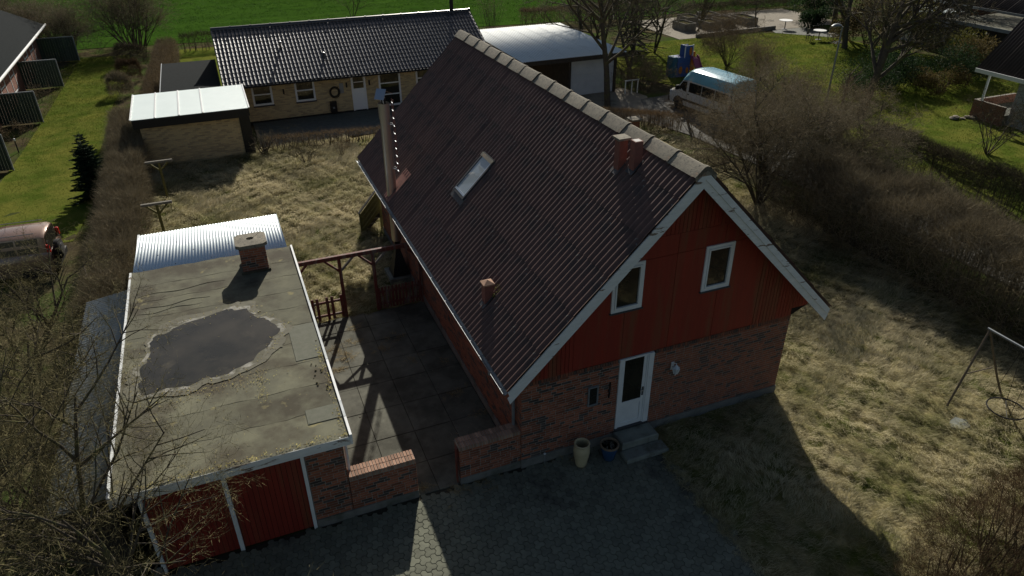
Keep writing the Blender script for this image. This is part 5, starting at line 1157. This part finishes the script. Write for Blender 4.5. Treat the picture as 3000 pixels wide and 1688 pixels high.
hedge('low_hedge', 'low clipped beech hedge beside the driveway behind the ridge', [(13.0,22.1),(14.8,21.0),(16.2,19.9),(16.95,19.0)], .36, .95, 9000, 'twig_tan', 205, .03, (.12,.28), .012, stemn=110)
hedge('low_hedge', 'low thin brown hedge along the neighbour terrace', [(-3.2,24.55),(-.5,24.3),(2,24.0),(5,23.7),(8,23.4)], .30, .72, 8000, 'twig_tan', 206, .05, (.12,.30), .010, stemn=160)
hedge('field_hedge', 'thin dark hedge between the bungalow and the green field', [(-6.8,50.0),(-2,50.2),(4,50.2)], .4, 1.3, 7000, 'twig_dark', 207, .05, (.2,.4), .02, stemn=60)
hedge('field_hedge', 'brown clipped hedge by the field behind the metal carport', [(20.6,49.0),(24,48.6),(29,48.2)], .7, 1.4, 9000, 'twig_brown', 208, .05, (.2,.4), .022, stemn=50)
hedge('brush_pile', 'long low heap of cut branches at the edge of the field', [(36,47.4),(40,47.8),(44,47.4),(49,46.9)], .8, .8, 9000, 'twig_dark', 209, .35, (.3,.8), .02, upb=.1, cat='brush')
# shrubs in the dry garden
shrub(110, 'bare currant bush standing in the dry grass near the back hedge', (-1.62,22.1,0), 1.5, .9, 22, (7,5), 2, .012, .25, .0, .008, 'twig_dark')
shrub(111, 'small upright bare bush right of the currant bush', (.05,22.4,0), 1.1, .45, 14, (6,4), 2, .01, .2, .03, .007, 'twig_red')
shrub(112, 'cut-back shrub stump beside the black carport post', (-3.3,24.1,0), 1.1, .5, 12, (6,5), 2, .03, .25, .0, .009, 'twig_grey')
# big hazel and shrubs right of the house
bare_tree(120, 'large many-stemmed bare hazel right behind the roof ridge', (14.5,9.8,0), 4.3, .075, (10,8,7,5), 4, .20, .015, .20, (.06,.0), .011, 'twig_grey', trunks=10, name='bare_hazel')
bare_tree(121, 'bare hazel by the road behind the larger one', (16.9,12.6,0), 3.9, .065, (10,8,7,5), 4, .20, .015, .20, (.12,.0), .012, 'twig_grey', trunks=8, name='bare_hazel')
bare_tree(119, 'wide spreading hazel leaning over the road', (17.6,9.4,0), 3.6, .06, (10,8,7,5), 4, .20, .015, .20, (.2,.02), .012, 'twig_grey', trunks=8, name='bare_hazel')
shrub(122, 'thin bare shrub beside the leaning post', (16.6,17.0,0), 2.4, .5, 9, (6,6,4), 3, .02, .22, .04, .008, 'twig_brown')
shrub(123, 'bare shrub in front of the van tail', (18.3,15.9,0), 3.0, .6, 16, (8,7,6), 3, .02, .22, .03, .009, 'twig_brown')
shrub(124, 'bare shrub with upright shoots between road and tall tree', (23.8,15.3,0), 2.7, .6, 18, (8,7,6), 3, .02, .22, .03, .010, 'twig_brown')
shrub(125, 'wide bare shrub left of the street lamp foot', (24.2,19.0,0), 2.5, .7, 18, (8,7,6), 3, .02, .22, .03, .011, 'twig_brown')
shrub(126, 'bare shrub overhanging the dark hedge in the dry garden', (16.5,6.9,0), 2.9, .85, 16, (8,7,6), 3, .02, .24, .0, .010, 'twig_grey')
hedge('bramble_thicket', 'reddish brown thicket across the bottom right picture corner', [(5.6,-6.6),(7.4,-6.2),(9.6,-5.7),(12.5,-5.6)], 1.05, .95, 30000, 'twig_red', 211, .45, (.18,.5), .006, stemn=140, cat='thicket')
# trees behind
bare_tree(130, 'tall bare tree in front of the white garage door', (15.7,24.5,0), 8.2, .20, (12,9,7,6), 4, .20, .04, .22, (-.02,.0), .013, 'twig_grey')
shrub(131, 'dense bare thicket beside the metal carport', (19.4,27.4,0), 1.9, 1.0, 26, (8,6,5), 3, .018, .24, .0, .012, 'twig_brown', foot=1.4)
bt = bare_tree(132, 'bare tree behind the play tower, left', (21.4,31.8,0), 6.2, .12, (11,8,7,5), 4, .20, .04, .2, (0,0), .015, 'twig_grey', trunks=2)
copy_tree(bt, (19.6,34.6,0), 1.3, 1.0, 'bare tree behind the right edge of the metal carport')
copy_tree(bt, (25.6,35.4,0), 2.6, .85, 'bare tree behind the play tower, right of the pine')
copy_tree(bt, (22.4,37.6,0), 4.2, 1.0, 'bare tree farther back behind the metal carport')
spruce(133, 'dark ragged pine with sparse upper branches behind the bare trees', (24.2,36.0,0), 8.2, 2.3, 'needle', .42, 'pine_tree')
bb = shrub(134, 'broad round bare bush on the lawn behind the van', (28.0,29.9,0), 3.2, .85, 26, (8,7,5), 3, .022, .18, .03, .013, 'twig_brown')
copy_tree(bb, (26.0,24.6,0), 2.0, (.6,.6,.8), 'smaller bare bush right of the van')
# pollard
s = Skel(140); s.start = .2
s.branch((32.0,39.3,0),(.28,.1,1),1.35,.34,0,0,(0,),.05,.02,.02); 
for k in range(26):
    a = s.r.uniform(0,6.28); t_ = s.r.uniform(.1,.75); s.branch((32.35+.2*math.cos(a),39.4+.2*math.sin(a),1.3),(t_*math.cos(a),t_*math.sin(a),1),s.r.uniform(1.6,3.0),.035,1,2,(0,3),.10,.04,.018)
for (p,d) in (((32.2,39.35,.8),(.9,.1,.8)),((32.2,39.35,.9),(-.5,.2,.9))): s.branch(p,d,.8,.14,0,0,(0,),.05,.05,.02)
veg_object(s, 'pollard_tree', 'leaning pollarded tree with long upright shoots by the gravel yard', 'tree', (32.0,39.3,0), twig='twig_dark')
bare_tree(141, 'little bare tree standing in the gravel yard', (38.2,39.7,0), 2.2, .06, (9,6,5), 2, .2, .03, .4, (0,0), .014, 'twig_dark')
fb = shrub(142, 'large bare multi-stemmed bush at the end of the left lawn', (-10.2,53.2,0), 4.6, .75, 34, (8,7,5), 3, .045, .17, .03, .018, 'twig_grey', foot=.9)
copy_tree(fb, (-14.6,52.8,0), 1.1, (.75,.75,.72), 'dark bare bush behind the farthest green screen')
copy_tree(fb, (-21.0,60,0), 2.1, (1.0,1.0,.8), 'faint bare bush at the field, top left corner')
copy_tree(fb, (-17.5,55.5,0), 3.3, (.8,.8,.7), 'bare bush behind the row house gable')
bare_tree(143, 'small pale bare tree out on the green field', (7.6,57.0,0), 3.2, .05, (9,6,5), 2, .2, .05, .3, (0,0), .02, 'twig_grey', trunks=3)
shrub(144, 'upright thin willow shoots by the field edge', (18.4,50.2,0), 2.6, .35, 22, (4,3), 2, .02, .1, .03, .016, 'twig_grey', foot=.8)
# right-hand trees
rt = bare_tree(150, 'tall bare tree with thick trunk on the right lawn', (27.1,17.1,0), 7.6, .25, (14,9,7,6), 4, .19, .04, .2, (.05,.02), .013, 'twig_grey')
bare_tree(151, 'thin broken trunk close beside the tall right-hand tree', (26.6,18.0,0), 2.4, .12, (7,6,5), 2, .2, .03, .4, (.05,0), .012, 'twig_dark')
copy_tree(rt, (39.5,31.0,0), 2.2, .9, 'bare tree behind the evergreen bushes'); copy_tree(rt, (43.5,36.5,0), 4.0, 1.0, 'far bare tree near the top edge'); copy_tree(rt, (47.0,27.5,0), 1.2, .8, 'bare tree in front of the flat roof')
shrub(152, 'bare branching shrub on the lawn before the pale house', (28.6,10.6,0), 2.6, .7, 10, (7,6,5), 3, .03, .22, .03, .010, 'twig_dark')
shrub(153, 'arching bare twigs against the pale house wall', (32.3,11.3,0), 2.6, .8, 18, (7,6,5), 2, .025, .25, .0, .010, 'twig_dark')
leafy(160, 'evergreen rhododendron left of the big right-hand tree', (30.2,20.4), (2.2,1.9,1.9), 7000, 'leaf_dark')
leafy(161, 'evergreen rhododendron behind the big right-hand tree', (33.6,21.2), (2.8,2.2,2.3), 9000, 'leaf_dark')
leafy(162, 'glossy evergreen bush nearest the corner house', (37.4,20.4), (2.6,2.1,2.1), 8000, 'leaf_dark')
leafy(163, 'brownish bush between the evergreens', (35.4,19.2), (2.0,1.4,1.4), 5000, 'leaf_brown')
leafy(164, 'olive conifer in front of the small pale shed', (42.6,28.6), (2.2,2.0,3.4), 7000, 'leaf_olive', (.10,.22), .4)
leafy(165, 'yellowish bush below the flat roof', (43.0,24.4), (1.8,1.6,2.2), 5000, 'leaf_olive', (.10,.2), .4)
leafy(166, 'russet bush behind the corner house verge', (41.5,20.8), (2.3,2.2,2.2), 6000, 'leaf_brown', (.08,.18), .4)
leafy(167, 'dark olive tree beside the far terrace', (41.4,30.8), (2.6,2.4,3.6), 8000, 'leaf_brown', (.10,.22), .4)
leafy(168, 'dark conifer hedge at the top edge right of the gravel yard', (46.0,41.0), (3.2,2.0,2.6), 7000, 'leaf_dark', (.12,.25), .4)
leafy(169, 'dark bush beside the gravel yard', (42.8,38.4), (1.6,1.2,1.5), 4000, 'leaf_dark', (.1,.2), .45)
spruce(170, 'young dark spruce beside the overgrown hedge on the left lawn', (-10.35,21.4,0), 2.9, .95)
for i,(x,y,r,h,tw,lb) in enumerate(((-10.0,46.3,.85,1.5,'twig_dark','round bare bush, farthest along the left lawn'),(-9.95,42.2,.62,1.25,'twig_red','round reddish bush in the middle of the left bed'),(-10.3,38.6,.7,1.1,'twig_grey','grey bare bush, nearest of the three by the left lawn'))):
    hedge('round_bush', lb, [(x,y-r*.5),(x,y+r*.5)], r, h, 3000, tw, 300+i, .25, (.2,.4), .018, cat='bush')
for i,(x,y,h,lb) in enumerate(((-14.7,39.2,.9,'low bare plants below the second green screen'),(-14.9,31.4,.9,'low bare plants in the bed before the third green screen'),(-14.6,36.3,.7,'short brown plants in the left bed edge'))):
    shrub(310+i, lb, (x,y,0), h, .9, 18, (6,4), 2, .01, .25, 0, .010, 'twig_brown', foot=.6, name='bed_plants')
# ------------------------------------------------------------------ long matted grass and weeds
mat('dry_grass', (.185,.182,.075), amix=(.62,.545,.36), rough=.85, spec=.05, trans=.36)
mat('lawn_blade', (.075,.110,.012), amix=(.15,.175,.030), rough=.8, spec=.05, trans=.4)
mat('weed', (.20,.15,.075), amix=(.34,.27,.14), rough=.9, spec=.1)
def in_rects(x, y, rects):
    k = np.zeros(len(x), bool)
    for (a,b,c,d) in rects: k |= (x>a)&(x<b)&(y>c)&(y<d)
    return k
def blades(name, x, y, z, rng, nb, L, Wd, lean, mtl, label, cat, az=None, spread=.05, vfun=None, flat=.45):
    """nb arched blades per tuft at x,y; az = lean azimuth per tuft; each blade one quad + one triangle"""
    N = len(x); X = np.repeat(x,nb)+rng.normal(0,1,N*nb)*np.repeat(spread if np.ndim(spread) else np.full(N,spread),nb); Y = np.repeat(y,nb)+rng.normal(0,1,N*nb)*np.repeat(spread if np.ndim(spread) else np.full(N,spread),nb); Z = np.repeat(z,nb)
    A = np.repeat(az,nb)+rng.normal(0,.55,N*nb); l_ = np.repeat(L,nb)*rng.uniform(.6,1.25,N*nb); le = np.clip(np.repeat(lean,nb)+rng.normal(0,.16,N*nb),.1,1.35)
    dx,dy = np.cos(A)*np.sin(le), np.sin(A)*np.sin(le); dz = np.cos(le)
    P0 = np.stack([X,Y,Z-.02],1); P1 = P0+np.stack([dx,dy,dz],1)*(l_*.5)[:,None]
    le2 = np.minimum(le+flat+rng.uniform(0,.4,N*nb),1.75); d2 = np.stack([np.cos(A)*np.sin(le2),np.sin(A)*np.sin(le2),np.cos(le2)],1); P2 = P1+d2*(l_*.6)[:,None]; P2[:,2] = np.maximum(P2[:,2],Z+.004)
    sa = A+np.pi/2+rng.normal(0,.5,N*nb); S = np.stack([np.cos(sa),np.sin(sa),rng.normal(0,.25,N*nb)],1)*(np.repeat(Wd,nb)*rng.uniform(.6,1.3,N*nb)/2)[:,None]
    V = np.stack([P0-S,P0+S,P1+S,P1-S,P2],1).reshape(-1,3); b = (np.arange(N*nb)*5)[:,None]; Q = b+np.array([[0,1,2,3]]); T = b+np.array([[3,2,4]])
    v = vfun(X,Y,rng) if vfun is not None else rng.random(N*nb); v = np.clip(v,0,1)
    o = link(name, npmesh(name, V, [Q,T], attr=np.concatenate([v,v])), None, MATS[mtl]); tag(o, label, cat, kind='stuff'); return o
rng = np.random.default_rng(55)
EX = [(-.04,W+.04,-.04,LB+.04), (-8.05,-3.8,-.1,11.55), (-3.9,.02,-.1,8.06), (-13,3.28,-14,.04), (2.2,3.5,-.9,0)]
def scatter(n, x0,x1,y0,y1):
    x = rng.uniform(x0,x1,n); y = rng.uniform(y0,y1,n); k = ~in_rects(x,y,EX); return x[k],y[k]
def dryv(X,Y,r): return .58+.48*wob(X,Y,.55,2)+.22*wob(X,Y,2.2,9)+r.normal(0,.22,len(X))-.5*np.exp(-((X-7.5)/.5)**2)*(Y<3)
def zg(x,y): return .03+.040*(wob(x,y,1.4)+1.1*wob(x,y,1.4*3.1,5))
xs_,ys_ = [],[]
for (n,a,b,c,d) in ((9500,3.2,15.0,-7.5,0),(9500,7.1,15.2,0,10),(2200,7.1,16.5,10,21),(6000,-8.3,0,8,16),(6000,-8.4,1.0,16,25),(800,0,7.2,13.4,24)):
    x,y = scatter(n,a,b,c,d); xs_.append(x); ys_.append(y)
x = np.concatenate(xs_); y = np.concatenate(ys_); n = len(x)
dist = np.hypot(np.hypot(x-CAM[0],y-CAM[1]),12.0); k = dist/22
az = 2.4*wob(x,y,.45,4)+1.2*wob(x,y,1.6,8)+np.where(x>3,-.9,-1.2)
mound = np.clip(.5+.35*wob(x,y,1.4*3.1,5)+.45*wob(x,y,7.5,3),0,1)
L = (.11+.15*mound)*np.clip(k,.8,1.5); lean = 1.05-.35*mound+rng.normal(0,.1,n)
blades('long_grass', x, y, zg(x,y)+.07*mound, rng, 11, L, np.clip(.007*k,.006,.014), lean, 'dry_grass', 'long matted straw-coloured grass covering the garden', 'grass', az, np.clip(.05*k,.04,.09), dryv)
# grass creeping over the paver edge, tufts in patio joints
x = 3.25+rng.normal(0,.09,420); y = rng.uniform(-6.5,-1.0,420); x2 = rng.uniform(-2.4,-1.5,60); y2 = np.full(60,8.03)+rng.normal(0,.05,60)
x = np.concatenate([x,x2]); y = np.concatenate([y,y2]); n = len(x)
blades('edge_grass', x, y, np.full(n,.03), rng, 12, rng.uniform(.08,.2,n), np.full(n,.006), rng.uniform(.5,1.1,n), 'dry_grass', 'ragged grass creeping over the paver and patio edges', 'grass', rng.uniform(0,6.28,n), .03, dryv)
cx_ = [(-3.1,6.3,.10,30),(-2.95,5.9,.12,40),(-2.6,6.55,.10,24),(-2.45,7.3,.08,26),(-3.2,5.35,.05,18),(-1.4,6.3,.12,20),(-1.2,5.0,.12,16),(-.55,3.2,.10,16),(-.35,4.6,.08,14),(-1.9,5.9,.15,16),(-2.3,.25,.06,16),(-3.65,.6,.06,18),(-.2,2.2,.1,14),(-3.75,2.6,.05,14),(-1.5,-.1,.12,18),(-.9,-.12,.2,22),(.9,-.15,.2,10)]
X_ = np.concatenate([rng.normal(a,s*1.6,n_) for (a,b,s,n_) in cx_]); Y_ = np.concatenate([rng.normal(b,s*.9,n_) for (a,b,s,n_) in cx_]); n = len(X_)
blades('patio_weeds', X_, Y_, np.full(n,.03), rng, 10, rng.uniform(.06,.22,n), np.full(n,.005), rng.uniform(.8,1.3,n), 'weed', 'dead brown weeds growing in the patio joints', 'weeds', rng.uniform(0,6.28,n), .03)
# pebbly droppings / pale chips on the patio
mb = MB(); r2 = random.Random(9)
for (a,b,s,n_) in ((-1.1,1.7,.25,26),(-.6,1.9,.3,16),(-1.6,7.0,.8,10),(-2.9,.9,.3,10),(-1.0,4.5,.9,14)):
    for i in range(n_):
        u,v = r2.gauss(a,s), r2.gauss(b,s); 
        if -3.8 < u < -.05 and .4 < v < 7.9: q = r2.uniform(.008,.02); mb.lathe([(q,0),(q*.8,q*.5),(q*.2,q*.7)], (u,v,.03), 5)
tag(mb.build('stone_chips', 'gravel'), 'pale chips scattered on the shaded patio', 'stone chips', kind='stuff')
# short lawn blades on the two mown lawns and the crop on the field (tufts in drilled rows)
n = 9000; x = rng.uniform(-14.3,-10.5,n); y = 17.3+rng.random(n)**1.3*33; z = np.full(n,.02); k = np.hypot(x-CAM[0],y-CAM[1])/30
blades('lawn_grass', x, y, z, rng, 7, .05*np.clip(k,.8,1.6)*np.ones(n), .010*np.clip(k,.8,1.8), rng.uniform(.3,.8,n), 'lawn_blade', 'short green grass of the left lawn', 'grass', rng.uniform(0,6.28,n), .10*np.clip(k,.8,1.6), lambda X,Y,r: .5+.35*wob(X,Y,.8,3)+r.normal(0,.25,len(X)))
n = 16000; x = rng.uniform(23.2,41,n); y = rng.uniform(2,38.4,n); kk = (y < 38.4) & ~((y > 37.6-(x-38.6)*1.1) & (x > 38.4)) & ~((x > 32.8) & (y < 15.6)); x,y = x[kk],y[kk]; n = len(x); k = np.hypot(x-CAM[0],y-CAM[1])/30
blades('lawn_grass', x, y, np.full(n,.006), rng, 6, .06*np.clip(k,.8,1.8), .014*np.clip(k,.8,1.8), rng.uniform(.3,.8,n), 'lawn_blade', 'short green grass of the right lawn', 'grass', rng.uniform(0,6.28,n), .14*np.clip(k,.8,1.8), lambda X,Y,r: .55+.35*wob(X,Y,.5,3)+r.normal(0,.25,len(X)))
mat('crop', (.032,.082,.010), amix=(.070,.155,.020), rough=.8, spec=.03, trans=.35)
ry = np.arange(49.2,92,.55); x = []; y = []
for i, yy in enumerate(ry):
    m_ = 420; xx = rng.uniform(-32,85,m_); ok = (yy > 55.3-np.clip((xx+12)*.16,-1,7)) ; xx = xx[ok]; tram = (i % 9 in (5,)) ; xx = xx[rng.random(len(xx)) > (.85 if tram else .12)]; x.append(xx); y.append(yy+rng.normal(0,.09,len(xx))+xx*.03)
x = np.concatenate(x); y = np.concatenate(y); n = len(x); k = np.hypot(x-CAM[0],y-CAM[1])/65
blades('field_crop', x, y, np.zeros(n), rng, 6, .13*k, .030*k, rng.uniform(.3,.9,n), 'crop', 'young green crop drilled in rows on the field', 'crop', rng.uniform(0,6.28,n), .16*k, lambda X,Y,r: .5+.3*wob(X,Y*3,.25,3)+r.normal(0,.25,len(X)))
